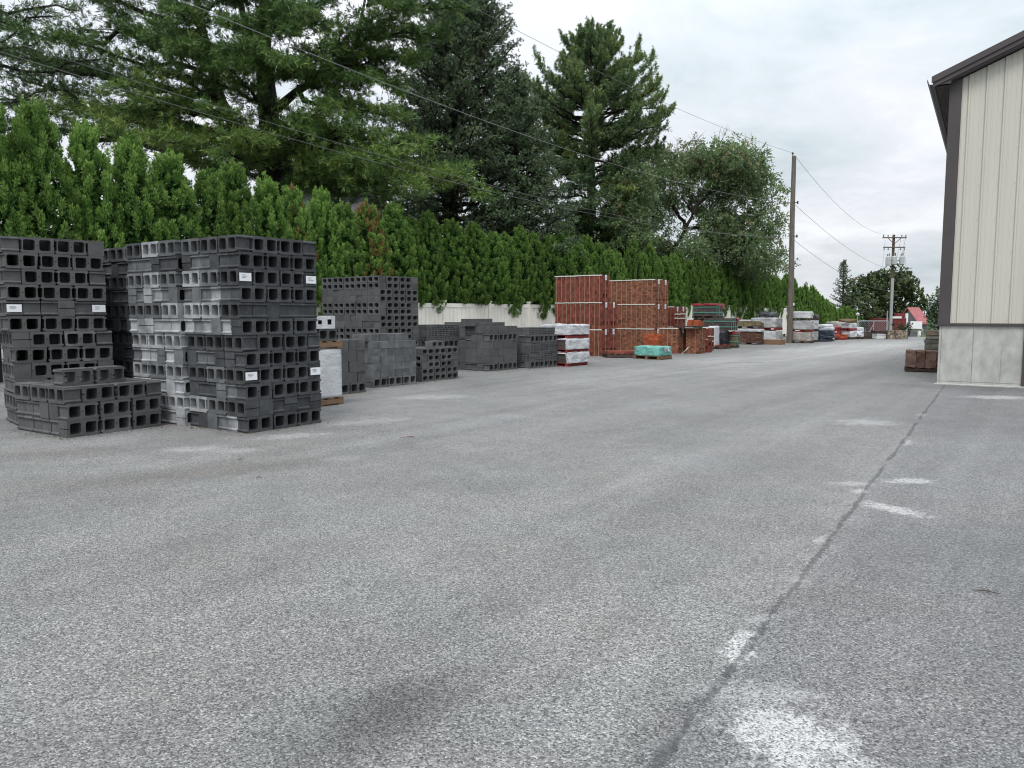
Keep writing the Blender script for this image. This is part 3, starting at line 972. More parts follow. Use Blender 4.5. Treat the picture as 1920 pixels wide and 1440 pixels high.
wrapped("dark red film load behind the orange clay heap", (u1[0] - .6, u1[1] + .8), 30, .9, .7, .72, 0, "plastic_red", "wood_dark", amp=.06)
u2 = on_ground(1604, 636.5)
wrapped("white film load with a crushed lower half near the gate", (u2[0] - .3, u2[1]), 30, .6, .6, .5, 0, "wrap_white", "wood_dark", amp=.04)
wrapped("white film load on the crushed white load near the gate", (u2[0] - .33, u2[1]), 30, .62, .6, .4, .51, "wrap_white", "wood_red", amp=.04)
e = empty("wooden_pallet", (u2[0] - .45, u2[1], .95), R(28), "pale slatted pallet tilted on top of the white film loads", "pallet")
pm = pallet_mb(.75, .7, .1, 5); pm.build("pallet_boards", M["wood"], e); e.rotation_euler = (R(5), R(-6), R(28))
u3 = on_ground(1619, 636)
wrapped("small hunched white film load beside the dark low stack", (u3[0] - .22, u3[1]), 30, .4, .6, .42, 0, "wrap_white", "wood_dark", amp=.05)
v1 = on_ground(1646, 635.5)
paver_load("dark grey low paver stack before the gate", (v1[0] - .85, v1[1] + .2), 12, .9, .8, .4, 0, "paver_dark", "wood_dark", (.11, .2, .1), name="paver_stack", cat="paver stack")
wrapped("white oblong box lying behind the dark low stack", (v1[0] - .95, v1[1] + 1.2), 8, .75, .5, .64, 0, "wrap_white", "wood_dark", amp=.01)
v2 = on_ground(1662, 636)
e = empty("crate", (v2[0] - .55, v2[1], 0), R(6), "white slatted crate with a dark lid at the yard end", "crate")
mb = MB()
for i in range(3): mb.box((0, 0, .04 + i * .1), (.56, .5, .11 + i * .1))
mb.build("slats", M["white_paint"], e); mb = MB(); mb.box((-.05, -.05, .35), (.62, .56, .5), jit=.02); mb.build("lid", M["wood_dark"], e)
for i, px in enumerate((1681, 1696)):
    q = on_ground(px, 636)
    e = empty("stone_basket", (q[0] - .5, q[1], 0), R(5), ["pale rubble stone in a wooden frame left of the wider stone frame", "wider wooden frame of rubble stone by the porch"][i], "stone pallet", "framed rubble stone")
    unit_bricks(.46 + .2 * i, .5, .5, .12, .14, .09, jit=.012).build("stones", M["stone_wall"], e)
    mb = MB(); 
    w_ = .46 + .2 * i
    for x in (-.05, w_ + .005): mb.box((x, -.03, 0), (x + .045, .02, .54))
    mb.build("frame_post", M["wood"], e)

# ================================================================== GROUND
def ground_z(x, y):
    t = (y - 48.5) / 24.0
    t = min(max(t, 0), 1)
    return -2.6 * t * t * (3 - 2 * t)


def asphalt():
    m, nt, b = new_mat("asphalt")
    tc = nt.add("ShaderNodeTexCoord")
    P = tc.outputs["Object"]
    # chippings
    vo = nt.add("ShaderNodeTexVoronoi"); vo.inputs["Scale"].default_value = 130; nt.ln(P, vo.inputs["Vector"])
    sep = nt.add("ShaderNodeSeparateColor"); nt.ln(vo.outputs["Color"], sep.inputs[0])
    chips = nt.ramp(sep.outputs[0], [(0.0, (0.055, 0.056, 0.058)), (0.35, (0.14, 0.142, 0.145)), (0.7, (0.205, 0.208, 0.21)), (0.92, (0.275, 0.28, 0.28)), (1.0, (0.38, 0.385, 0.38))])
    fine = nt.noise(P, 60, 4, 0.7)
    big = nt.noise(P, 0.35, 4, 0.6, 0.4)
    mid = nt.noise(P, 2.2, 4, 0.6)
    k = nt.math("ADD", nt.math("MULTIPLY", big, 0.6), nt.math("MULTIPLY", mid, 0.4))
    k = nt.ramp(k, [(0.3, (0.78, 0.78, 0.78)), (0.7, (1.25, 1.25, 1.25))])
    col = nt.mix(1.0, chips, k, "MULTIPLY")
    k2 = nt.ramp(fine, [(0.3, (0.7, 0.7, 0.7)), (0.7, (1.3, 1.3, 1.3))])
    col = nt.mix(1.0, col, k2, "MULTIPLY")
    # worn tyre lanes along the yard
    tl = nt.noise(nt.mapping(nt.mapping(P, (1, 1, 1), (0, 0, 0), (0, 0, R(-52))), (.05, .85, 1)), 1.0, 3, 0.55, 0.3)
    col = nt.mix(1.0, col, nt.ramp(tl, [(0.32, (0.96,) * 3), (0.5, (1.1,) * 3), (0.68, (1.26, 1.262, 1.265))]), "MULTIPLY")
    tl2 = nt.noise(nt.mapping(nt.mapping(P, (1, 1, 1), (0, 0, 0), (0, 0, R(-56))), (.10, 2.6, 1), (5, 2, 0)), 1.0, 3, 0.6, 0.5)
    col = nt.mix(1.0, col, nt.ramp(tl2, [(0.35, (0.94,) * 3), (0.65, (1.06,) * 3)]), "MULTIPLY")
    # hue drift
    hue = nt.noise(P, 0.8, 3, 0.5)
    col = nt.mix(1.0, col, nt.ramp(hue, [(0.38, (0.985, 1.01, 1.01)), (0.5, (1, 1, 1)), (0.62, (1.02, 0.998, 0.985))]), "MULTIPLY")
    col = nt.mix(1.0, col, (1.0, 0.98, 0.95), "MULTIPLY")
    sp = nt.add("ShaderNodeSeparateXYZ"); nt.ln(P, sp.inputs[0])
    X, Y = sp.outputs[0], sp.outputs[1]
    ragged = nt.noise(P, 5.0, 5, 0.75, 0.3)
    ragged2 = nt.noise(P, 17.0, 5, 0.85)
    rg = nt.math("SUBTRACT", nt.math("ADD", nt.math("MULTIPLY", ragged, 0.8), nt.math("MULTIPLY", ragged2, 0.9)), 0.85)

    def patch(cx, cy, rx, ry, rot, soft, rag):
        """ragged ellipse mask 0..1"""
        c, s = math.cos(rot), math.sin(rot)
        dx = nt.math("SUBTRACT", X, cx); dy = nt.math("SUBTRACT", Y, cy)
        u = nt.math("ADD", nt.math("MULTIPLY", dx, c / rx), nt.math("MULTIPLY", dy, s / rx))
        v = nt.math("ADD", nt.math("MULTIPLY", dx, -s / ry), nt.math("MULTIPLY", dy, c / ry))
        d = nt.math("SQRT", nt.math("ADD", nt.math("MULTIPLY", u, u), nt.math("MULTIPLY", v, v)))
        d = nt.math("ADD", d, nt.math("MULTIPLY", rg, rag))
        return nt.math("DIVIDE", nt.math("SUBTRACT", 1.0, d), soft, clamp=True)

    # seam between the two layings, running to the building corner
    A, B = SEAM
    d = (B - A); L = math.hypot(d.x, d.y); nx, ny = -d.y / L, d.x / L
    dist = nt.math("ADD", nt.math("MULTIPLY", nt.math("SUBTRACT", X, A.x), nx), nt.math("MULTIPLY", nt.math("SUBTRACT", Y, A.y), ny))
    wob = nt.noise(P, 1.3, 4, 0.65)
    dist = nt.math("ADD", dist, nt.math("MULTIPLY", nt.math("SUBTRACT", wob, 0.5), 0.09))
    dist = nt.math("ADD", dist, nt.math("MULTIPLY", nt.math("SUBTRACT", nt.noise(P, 22.0, 4, 0.8), 0.5), 0.07))
    # right-hand laying is a little bluer and darker
    side = nt.math("MULTIPLY_ADD", dist, -8.0, 0.5, clamp=True)
    col = nt.mix(nt.math("MULTIPLY", side, 0.8), col, nt.mix(1.0, col, (0.90, 0.905, 0.945), "MULTIPLY"))
    dust = None
    for (px, py, rx, ry, rot, amt) in PATCHES:
        g = on_ground(px, py)
        mk = nt.math("MULTIPLY", patch(g.x, g.y, rx, ry, rot, 0.5, 3.0), amt)
        dust = mk if dust is None else nt.math("MAXIMUM", dust, mk)
    chipmask = nt.ramp(sep.outputs[1], [(0.2, (0.08,) * 3), (0.65, (1, 1, 1))])
    dust = nt.math("MULTIPLY", dust, chipmask)
    col = nt.mix(dust, col, (0.60, 0.60, 0.59))
    for (px, py, rx, ry, rot, amt, c) in STAINS_AND_SHEEN:
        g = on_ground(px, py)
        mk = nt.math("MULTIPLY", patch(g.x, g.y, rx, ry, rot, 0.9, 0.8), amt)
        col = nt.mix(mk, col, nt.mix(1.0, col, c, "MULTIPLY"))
    # dusty edges of the seam, then the dark seam itself
    ad = nt.math("ABSOLUTE", dist)
    edge = nt.math("MULTIPLY_ADD", ad, -9.0, 1.0, clamp=True)
    em = nt.noise(P, 1.7, 4, 0.7)
    edge = nt.math("MULTIPLY", edge, nt.math("MULTIPLY_ADD", em, 5.0, -2.6, clamp=True))
    col = nt.mix(nt.math("MULTIPLY", edge, 0.55), col, (0.5, 0.5, 0.49))
    wid = nt.math("MULTIPLY_ADD", nt.noise(P, 2.2, 4, 0.7), 0.11, -0.032)
    line = nt.math("MULTIPLY", nt.math("SUBTRACT", wid, ad), 90.0, clamp=True)
    brk = nt.math("MULTIPLY_ADD", ragged2, 3.0, -0.7, clamp=True)
    line = nt.math("MULTIPLY", line, brk)
    col = nt.mix(nt.math("MULTIPLY", line, 0.8), col, (0.045, 0.046, 0.05))
    nt.ln(col, b.inputs["Base Color"])
    b.inputs["Roughness"].default_value = 0.62
    b.inputs["Specular IOR Level"].default_value = 0.42
    # damp sheen varies
    rr = nt.ramp(big, [(0.3, (0.5,) * 3), (0.7, (0.72,) * 3)])
    nt.ln(rr, b.inputs["Roughness"])
    bp = nt.add("ShaderNodeBump"); bp.inputs["Strength"].default_value = 0.45; bp.inputs["Distance"].default_value = 0.005
    hgt = nt.math("ADD", nt.math("MULTIPLY", vo.outputs["Distance"], -30.0), nt.math("MULTIPLY", fine, 0.6))
    hgt = nt.math("SUBTRACT", hgt, nt.math("MULTIPLY", line, 1.5))
    nt.ln(hgt, bp.inputs["Height"])
    bp2 = nt.add("ShaderNodeBump"); bp2.inputs["Strength"].default_value = 0.25; bp2.inputs["Distance"].default_value = 0.03
    nt.ln(nt.noise(P, 1.2, 3, 0.5), bp2.inputs["Height"]); nt.ln(bp.outputs[0], bp2.inputs["Normal"])
    nt.ln(bp2.outputs[0], b.inputs["Normal"])
    return m


SEAM = (on_ground(1232, 1440), on_ground(1742, 762))
PATCHES = [  # px, py, rx, ry, rotation, strength : cement dust and lime on the asphalt
    (1490, 1385, .27, .30, .5, .85), (1385, 1215, .24, .08, 1.0, .9), (1420, 1300, .26, .12, -.1, .45), (1600, 1440, .2, .14, -.7, .55),
    (1675, 955, .30, .13, -1.0, .8), (1705, 902, .24, .15, 0.05, .75), (1600, 907, .24, .10, 0.0, .4), (1625, 792, .5, .38, .3, .45),
    (1870, 745, .65, .36, -.1, .75), (1610, 920, .14, .07, .9, .6), (1700, 830, .35, .06, .9, .55), (370, 842, .4, .22, .3, .4), (440, 845, .3, .2, .3, .3),
    (545, 818, .5, .25, .4, .45), (700, 790, .7, .3, .5, .3), (800, 745, .9, .4, .4, .3), (640, 860, .25, .15, .4, .2), (1420, 1160, .12, .07, .3, .4), (1540, 1010, .14, .05, 1., .5)]
STAINS_AND_SHEEN = [  # darker and warmer marks, lighter lanes; far-road sheen painted in as the strongest lightenings
    (720, 1330, .55, .24, .9, .9, (.55, .54, .54)), (780, 1340, .75, .3, .9, .5, (.5, .49, .48)), (560, 1440, .3, .3, .3, .4, (.7, .7, .7)),
    (200, 900, 1.8, .55, .4, .55, (.72, .70, .66)), (430, 880, 1.6, .5, .6, .5, (.8, .75, .68)), (560, 830, 1.2, .4, .6, .4, (.86, .8, .72)), (90, 850, 1.2, .5, .2, .6, (.68, .65, .6)),
    (1250, 1400, .25, .14, .9, .7, (.5, .5, .52)), (1290, 1330, .2, .08, .9, .6, (.5, .5, .52)), (950, 1130, 1.6, .25, .95, .3, (.78, .76, .75)),
    (1750, 725, 2.4, .7, -.5, .6, (.68, .68, .7)), (1700, 690, 2.2, 1.2, .3, .35, (.8, .8, .82)),
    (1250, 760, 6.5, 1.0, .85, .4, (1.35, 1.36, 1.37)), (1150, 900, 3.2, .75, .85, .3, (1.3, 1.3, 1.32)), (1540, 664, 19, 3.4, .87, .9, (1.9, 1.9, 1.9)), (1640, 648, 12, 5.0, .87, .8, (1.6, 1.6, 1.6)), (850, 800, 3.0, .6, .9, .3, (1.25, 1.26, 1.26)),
    (1400, 680, 1.8, .3, .2, .6, (.6, .6, .6)), (1300, 700, 9, .35, .87, .45, (.8, .8, .8))]

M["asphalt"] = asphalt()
M["grass"] = surf("grass", (0.05, 0.085, 0.025), 0.4, 1.5, 0.95, 0.5, 20)


def sheet(name, xs, ys, dz, mat, kind="structure"):
    mb = MB()
    for y in ys:
        for x in xs: mb.v.append((x, y, ground_z(x, y) + dz))
    nx = len(xs)
    for j in range(len(ys) - 1):
        for i in range(nx - 1):
            a = j * nx + i
            mb.face((a, a + 1, a + nx + 1, a + nx))
    o = mb.build(name, mat, smooth=True)
    return tag(o, kind=kind)


far = [-60, -10, 10, 30, 46, 48.5] + [48.5 + 2 * i for i in range(1, 13)] + [80, 100, 150, 300, 700, 1500]
sheet("ground", [-1500, -500, -150, -60, -20, 0, 20, 40, 60, 80, 120, 200, 500, 1500], far, -.03, M["grass"])
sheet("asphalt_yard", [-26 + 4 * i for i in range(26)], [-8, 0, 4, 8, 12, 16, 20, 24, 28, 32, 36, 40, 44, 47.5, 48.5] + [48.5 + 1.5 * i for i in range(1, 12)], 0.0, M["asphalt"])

for px, py, ln_, an, mt, lab in ((765, 821, .2, .1, "brick_red", "thin reddish twig lying on the open asphalt"), (486, 897, .055, .0, "bark", "tiny dark twig on the asphalt before the front tall stack"),
                                 (1848, 1112, .13, -.45, "pole_dark", "short dark forked twig on the asphalt right of the seam"), (450, 863, .05, .5, "bark", "dark crumb of bark on the asphalt near the front stack")):
    q = on_ground(px, py)
    mb = MB()
    d = Vector((math.cos(an), math.sin(an), 0)) * ln_
    mb.tube([q - d * .5 + Vector((0, 0, .008)), q + Vector((0, .01, .012)), q + d * .5 + Vector((0, -.005, .008))], [.002, .004, .002], 5)
    if ln_ > .1: mb.tube([q + Vector((0, .01, .012)), q + d * .3 + Vector((.0, .04, .01))], [.004, .002], 5)
    tag(mb.build("twig", M[mt]), lab, "twig")

# ================================================================== METAL BUILDING
bo = on_ground(1756, 720.5)
BANG = math.atan2(-.526, .85)
bld = empty("metal_building", tuple(bo), BANG, "cream metal-sided shed with brown trim on a concrete base wall", "shed")
WID, DEP, EAVE, PIT = 12.0, 26.0, 6.18, .41
ZT = 1.24                      # top of the concrete
OX0, OX1, OH = 1.60, 10.4, 4.4  # door opening
# concrete base wall
M["concrete"] = surf("concrete", (0.42, 0.42, 0.395), 0.16, 4.5, 0.85, 0.5, 55, 0.25, tint=(0.29, 0.295, 0.27), tintamt=0.7, stretch=(1.4, 1.4, .8), bdist=.006)
mb = MB()
mb.box((0, 0, -.3), (OX0 - .1, .25, ZT))
mb.box((0, .2502, -.3), (.25, DEP, ZT))
mb.box((OX1 + .1, 0, -.3), (WID, .25, ZT))
mb.box((WID - .25, .2502, -.3), (WID, DEP, ZT))
mb.build("concrete_wall", M["concrete"], bld, bevel=.008)
mb = MB()
for x in (.045, .62):
    mb.box((x - .004, -.003, .02), (x + .004, -.0005, ZT - .01))
mb.box((.0, -.0031, .075), (OX0 - .1, -.0006, .082))
mb.box((1.12, -.003, .1), (1.126, -.0005, .75))
mb.build("form_seam", surf("form_seam", (0.2, 0.2, 0.185), .3, 6, .9, 0), bld)
mb = MB(); mb.box((-.05, -.06, -.1), (OX0 - .02, -.002, .03)); mb.build("footing", M["concrete"], bld, bevel=.01)


def gable_z(x): return EAVE + PIT * (x if x < WID / 2 else WID - x)


# siding: ribbed sheet on the gable, flat sheets on the other sides
def ribs(x0, x1, zlo, zhi):
    """cross-section of the sheet along x; returns vertical strips with depth"""
    prof = []
    x = x0
    p = .3045
    k0 = math.floor(x0 / p)
    k = k0
    while True:
        c = k * p + .02
        for dx, dy in ((-.036, 0), (-.034, .010), (-.026, .010), (-.025, 0), (-.013, -.022), (.013, -.022), (.026, 0), (.09, 0), (.095, -.004), (.115, -.004), (.12, 0), (.185, 0), (.19, -.004), (.21, -.004), (.215, 0)):
            xx = c + dx
            if x0 <= xx <= x1: prof.append((xx, dy))
        if c > x1: break
        k += 1
    prof = [(x0, 0)] + [q for q in prof if x0 + .001 < q[0] < x1 - .001] + [(x1, 0)]
    return prof


mb = MB()
for (x0, x1, lowz) in ((.19, OX0 - .11, ZT + .05), (OX0 - .11, OX1 + .11, OH + .1), (OX1 + .11, WID - .19, ZT + .05)):
    pr = ribs(x0, x1, 0, 0)
    for (xa, ya), (xb, yb) in zip(pr[:-1], pr[1:]):
        b = len(mb.v)
        mb.v += [(xa, ya - .004, lowz), (xb, yb - .004, lowz), (xb, yb - .004, gable_z(xb) - .02), (xa, ya - .004, gable_z(xa) - .02)]
        mb.face((b, b + 1, b + 2, b + 3))
mb.build("siding", M["siding"], bld)
mb = MB()
zr = ZT + .06
for row in range(9):
    zz = zr + .06 + row * .68
    for k in range(1, 40):
        x = k * .3045 - .035
        if x > .22 and (x < OX0 - .14 or x > OX1 + .14 or zz > OH + .2) and x < WID - .2 and zz < gable_z(x) - .1: mb.box((x - .006, -.012, zz - .006), (x + .006, -.0045, zz + .006))
mb.build("screws", M["galvanised"], bld)
mb = MB()
mb.box((0, .02, ZT + .05), (.1, DEP, EAVE + .02)); mb.box((WID - .1, .02, ZT + .05), (WID, DEP, EAVE + .02)); mb.prism([(.1002, 0), (WID - .1002, 0), (WID - .1002, EAVE + .02), (WID / 2, EAVE + PIT * WID / 2 + .1), (.1002, EAVE + .02)], "y", DEP - .1, DEP)
mb.prism([(.1002, OH + .1), (WID - .1002, OH + .1), (WID - .1002, EAVE), (WID / 2, EAVE + PIT * WID / 2 - .06), (.1002, EAVE)], "y", .021, .05); mb.box((.1002, .021, ZT + .05), (OX0 - .12, .2, OH + .1)); mb.box((OX1 + .12, .021, ZT + .05), (WID - .1002, .2, OH + .1))
mb.build("wall_lining", M["interior"], bld)
mb = MB(); mb.box((-.03, -.035, ZT + .03), (.185, -.001, EAVE + .05)); mb.box((-.03, -.0005, ZT + .03), (-.002, .18, EAVE + .05)); mb.build("corner_trim", M["trim_brown"], bld)
mb = MB(); mb.box((WID - .185, -.035, ZT + .03), (WID + .03, -.001, EAVE + .05)); mb.build("corner_trim", M["trim_brown"], bld)
mb = MB(); mb.box((-.035, -.045, ZT), (OX0 - .115, -.0006, ZT + .045)); mb.build("base_trim", M["trim_brown"], bld)
mb = MB(); mb.box((OX0 - .113, -.05, .03), (OX0, .3, OH + .1)); mb.box((OX1, -.05, 0), (OX1 + .113, .3, OH + .1)); mb.box((OX0 + .0005, -.05, OH), (OX1 - .0005, .3, OH + .1)); mb.build("door_frame", M["trim_brown"], bld)
mb = MB(); mb.box((-.02, -.02, -.2), (WID, DEP, .012)); mb.build("floor_slab", M["concrete"], bld)
# roof, fascia, soffit, gutter
OV, OE = .26, .34
def sloped(x0, x1, y0, y1, zo0, zo1):
    """slab following the left pitch between x0,x1"""
    mb.prism([(x0, EAVE + PIT * x0 + zo0), (x1, EAVE + PIT * x1 + zo0), (x1, EAVE + PIT * x1 + zo1), (x0, EAVE + PIT * x0 + zo1)], "y", y0, y1)
mb = MB()
for mir in (False, True):
    n0 = len(mb.v)
    sloped(-OE, WID / 2, -OV, DEP + .3, .19, .235)
    if mir:
        for i in range(n0, len(mb.v)):
            x, y, z_ = mb.v[i]; mb.v[i] = (WID - x, y, z_)
mb.build("roof", M["trim_brown"], bld)
mb = MB(); sloped(-OE + .02, WID / 2, -OV + .004, -OV + .03, .03, .188)
mb.build("rake_board", M["trim_brown"], bld)
mb = MB(); sloped(-OE - .01, WID / 2, -OV - .025, -OV + .002, .125, .25)
mb.build("rake_cap", M["trim_brown"], bld)
mb = MB(); sloped(.0, WID / 2, -OV + .032, -.022, .0, .03)
mb.build("rake_soffit", M["trim_brown"], bld)
mb = MB(); n0 = 0
sloped(-OE + .02, WID / 2, -OV + .004, -OV + .03, .03, .188)
for i in range(len(mb.v)):
    x, y, z_ = mb.v[i]; mb.v[i] = (WID - x, y, z_)
mb.build("rake_board", M["trim_brown"], bld)
mb = MB()
ns = 150
for k in range(ns):      # slatted eave soffit
    y = -.02 + k * (6.0 / ns)
    mb.box((-OE + .05, y, EAVE - .045 + .006 * (k % 2)), (-.031, y + .036, EAVE - .03 + .006 * (k % 2)))
mb.box((-OE + .05, 6.0, EAVE - .045), (-.031, DEP, EAVE - .03))
mb.build("soffit", M["trim_brown"], bld)
mb = MB(); mb.box((-OE + .02, -OV + .0305, EAVE - .06), (-OE + .045, DEP, EAVE + .06)); mb.build("fascia", M["trim_brown"], bld)
mb = MB(); mb.box((-OE + .0455, -OV + .0305, EAVE - .06), (-.0, -OV + .05, EAVE + .03)); mb.prism([(-OE + .0455, EAVE + .0302), (0, EAVE + .0302), (0, EAVE + .1)], "y", -OV + .0306, -OV + .05); mb.build("eave_return", M["trim_brown"], bld)
mb = MB()
mb.prism([(-OE + .018, EAVE + .08), (-OE + .018, EAVE - .035), (-OE - .05, EAVE - .035), (-OE - .095, EAVE + .03), (-OE - .095, EAVE + .085), (-OE - .085, EAVE + .085), (-OE - .085, EAVE + .035), (-OE - .045, EAVE - .024), (-OE + .008, EAVE - .024), (-OE + .008, EAVE + .08)], "y", -OV + .08, DEP)
mb.build("gutter", M["trim_brown"], bld)
# load just inside the door
q = Matrix.Rotation(BANG, 4, "Z") @ Vector((OX0 + .06, .55, 0)) + bo
wrapped("white film-wrapped load just inside the shed door", (q.x, q.y), math.degrees(BANG), 1.1, 1.1, 1.3, .013, "wrap_white", "wood_dark")

# rough stones beside the shed
q = on_ground(1697, 697); _o, _r, _l = frame(q, BANG + R(6)); FR = (_r, _l)
e = empty("wooden_pallet", tuple(q), BANG + R(6), "wooden pallet under the rough brown stones by the shed corner", "pallet")
pallet_mb(1.25, .9, .1).build("pallet_boards", M["wood_dark"], e)
x = 0
for i, w in enumerate((.22, .2, .24, .21, .27)):
    bm = bmesh.new(); bmesh.ops.create_cube(bm, size=1); bmesh.ops.subdivide_edges(bm, edges=list(bm.edges), cuts=5, use_grid_fill=True)
    for v in bm.verts:
        p = Vector(((v.co.x + .5) * w, (v.co.y + .5) * .75, (v.co.z + .5) * .43))
        s = Vector((p.x * 5 + i * 9, p.y * 5, p.z * 9))
        v.co = p + mnoise.noise_vector(s) * .022 + mnoise.noise_vector(s * 3) * .012
        v.co.z = max(v.co.z, .004)
    me = bpy.data.meshes.new("rough_stone"); bm.to_mesh(me); bm.free(); me.materials.append(M["stone_brown"])
    p = _o + _r * (x + .01) + _l * .06 + Vector((0, 0, .1))
    ob = link("rough_stone", me, None, p, BANG + R(6 + random.uniform(-2, 2)))
    tag(ob, f"rough brown split stone, {ORD[i + 1]} from left on the pallet by the shed", "stone", "rough stones on the pallet by the shed")
    x += w + .012
q = on_ground(1733, 664); _o, _r, _l = frame(q, BANG + R(4)); FR = (_r, _l)
zz = 0
for i, (h, dx) in enumerate(((.17, .0), (.19, .0), (.16, .02), (.12, .03), (.19, -.0), )):
    bm = bmesh.new(); bmesh.ops.create_cube(bm, size=1); bmesh.ops.subdivide_edges(bm, edges=list(bm.edges), cuts=5, use_grid_fill=True)
    for v in bm.verts:
        p = Vector(((v.co.x + .5) * .9, (v.co.y + .5) * .8, (v.co.z + .5) * h))
        v.co = p + mnoise.noise_vector(Vector((p.x * 5 + i * 9, p.y * 5, p.z * 9))) * .018
        v.co.z = max(v.co.z, .004)
    me = bpy.data.meshes.new("stone_slab"); bm.to_mesh(me); bm.free(); me.materials.append(M["stone_slab"])
    ob = link("stone_slab", me, None, _o + _r * dx + Vector((0, 0, zz)), BANG + R(4 + random.uniform(-3, 3)))
    tag(ob, f"flat weathered stone slab, {ORD[i + 1]} from the bottom of the slab stack by the shed", "stone slab", "flat stone slabs stacked by the shed")
    zz += h + .012

# ================================================================== POLES AND WIRES
NP = on_ground(1480, 643)
np_top = at_depth(1489, 293, NP.y + .05)
pole = empty("utility_pole", (NP.x, NP.y, 0), 0, "weathered wooden utility pole standing beside the wrapped pallets", "utility pole")
lean = (np_top - NP)
mb = MB(); mb.tube([Vector((0, 0, -.2)), lean * .33 + Vector((.02, 0, 0)), lean * .66 + Vector((-.015, 0, 0)), lean], [.155, .14, .122, .105], 14); mb.build("shaft", M["pole_wood"], pole, smooth=False)
mb = MB(); mb.tube([lean + Vector((-.07, 0, -.2)), lean + Vector((-.075, 0, .1))], .018, 6); mb.tube([lean + Vector((-.075, 0, .1)), lean + Vector((-.075, 0, .14)), lean + Vector((-.075, 0, .2))], [.045, .055, .02], 8)
mb.build("insulator", M["pole_dark"], pole)
for py_ in (380, 443):
    hz = at_depth(1486, py_, NP.y).z
    p = lean * (hz / lean.z)
    mb = MB(); mb.tube([p + Vector((-.05, -.1, 0)), p + Vector((.2, -.1, 0))], .02, 6); mb.tube([p + Vector((.2, -.1, -.07)), p + Vector((.2, -.1, .07))], .04, 8); mb.build("wire_bracket", M["pole_dark"], pole)
mb = MB(); p = lean * .215; mb.box((p.x + .08, p.y - .165, p.z - .1), (p.x + .15, p.y - .13, p.z + .02)); mb.build("pole_tag", M["paper"], pole)

FPY = 75.0
fp_top = at_depth(1676, 440, FPY)
fpb = at_depth(1669, 700, FPY); fp = Vector((at_depth(1669, 625, FPY).x, FPY, ground_z(0, FPY)))
pole2 = empty("utility_pole", tuple(fp), 0, "distant utility pole with two crossarms and grey transformer cans", "utility pole")
le = fp_top - fp
mb = MB(); mb.tube([Vector((0, 0, -.2)), le * .5, le], [.17, .15, .12], 12); mb.build("shaft", M["pole_dark"], pole2)
ht = lambda py_: at_depth(1674, py_, FPY).z - fp.z
mb = MB(); mb.tube([Vector((le.x * .0 - .05, -.2, .3)), le * ((ht(522)) / le.z) + Vector((-.05, -.2, 0))], .13, 10); mb.build("riser_pipe", M["galvanised"], pole2)
for py_, w in ((446, 1.15), (464, 1.05)):
    p = le * (ht(py_) / le.z)
    mb = MB(); mb.box((p.x - w, p.y - .22, p.z - .05), (p.x + w, p.y - .12, p.z + .05)); mb.build("crossarm", M["pole_dark"], pole2)
    for s in (-.92, -.55, .6, .93):
        mb = MB(); q = p + Vector((s * w, -.17, 0)); up_ = 1 if py_ == 446 else -1
        mb.tube([q + Vector((0, 0, .06 * up_)), q + Vector((0, 0, .18 * up_)), q + Vector((0, 0, .28 * up_))], [.025, .06, .025], 8); mb.build("insulator", M["pole_dark"], pole2)
    if py_ == 446:
        mb = MB(); mb.tube([p + Vector((-.6, -.17, -.05)), p + Vector((0, -.14, -.6))], .03, 5); mb.tube([p + Vector((.6, -.17, -.05)), p + Vector((0, -.14, -.6))], .03, 5); mb.build("brace", M["pole_dark"], pole2)
for s, py_ in ((-.66, 490), (-.05, 489), (.66, 489)):
    p = le * (ht(py_) / le.z) + Vector((s, -.42, 0))
    e = MB(); e.tube([p + Vector((0, 0, -.42)), p + Vector((0, 0, -.36)), p + Vector((0, 0, .36)), p + Vector((0, 0, .44))], [.18, .235, .235, .14], 14); can = e.build("transformer", M["metal_grey"], pole2)
    e = MB(); e.tube([p + Vector((.08, 0, .44)), p + Vector((.08, 0, .72))], .05, 7); e.tube([p + Vector((-.1, 0, .44)), p + Vector((-.1, 0, .66))], .04, 7); e.build("bushing", M["pole_dark"], can)
mb = MB(); p = le * (ht(489) / le.z); mb.box((p.x - .75, p.y - .2, p.z - .05), (p.x + .75, p.y - .13, p.z + .05)); mb.build("transformer_bracket", M["galvanised"], pole2)
mb = MB(); p = le * (ht(450) / le.z)
for s in (-1.3, 1.25): mb.tube([le * (ht(500) / le.z) + Vector((s * .7, -.4, 0)), le * (ht(510) / le.z) + Vector((s * .95, -.35, 0)), le * (ht(480) / le.z) + Vector((s * .8, -.3, 0)), p + Vector((s * .7, -.2, 0))], .012, 4)
mb.build("jumper_wire", M["wire_light"], pole2)


def wire(label, a, b, sag, rad=.012, mat="wire", n=26):
    mb = MB(); a, b = Vector(a), Vector(b)
    pts = []
    for i in range(n + 1):
        t = i / n
        p = a.lerp(b, t); p.z -= sag * 4 * t * (1 - t); pts.append(p)
    mb.tube(pts, rad, 5)
    o = mb.build("overhead_wire", M[mat])
    return tag(o, label, "overhead wire", "overhead wires along the yard")


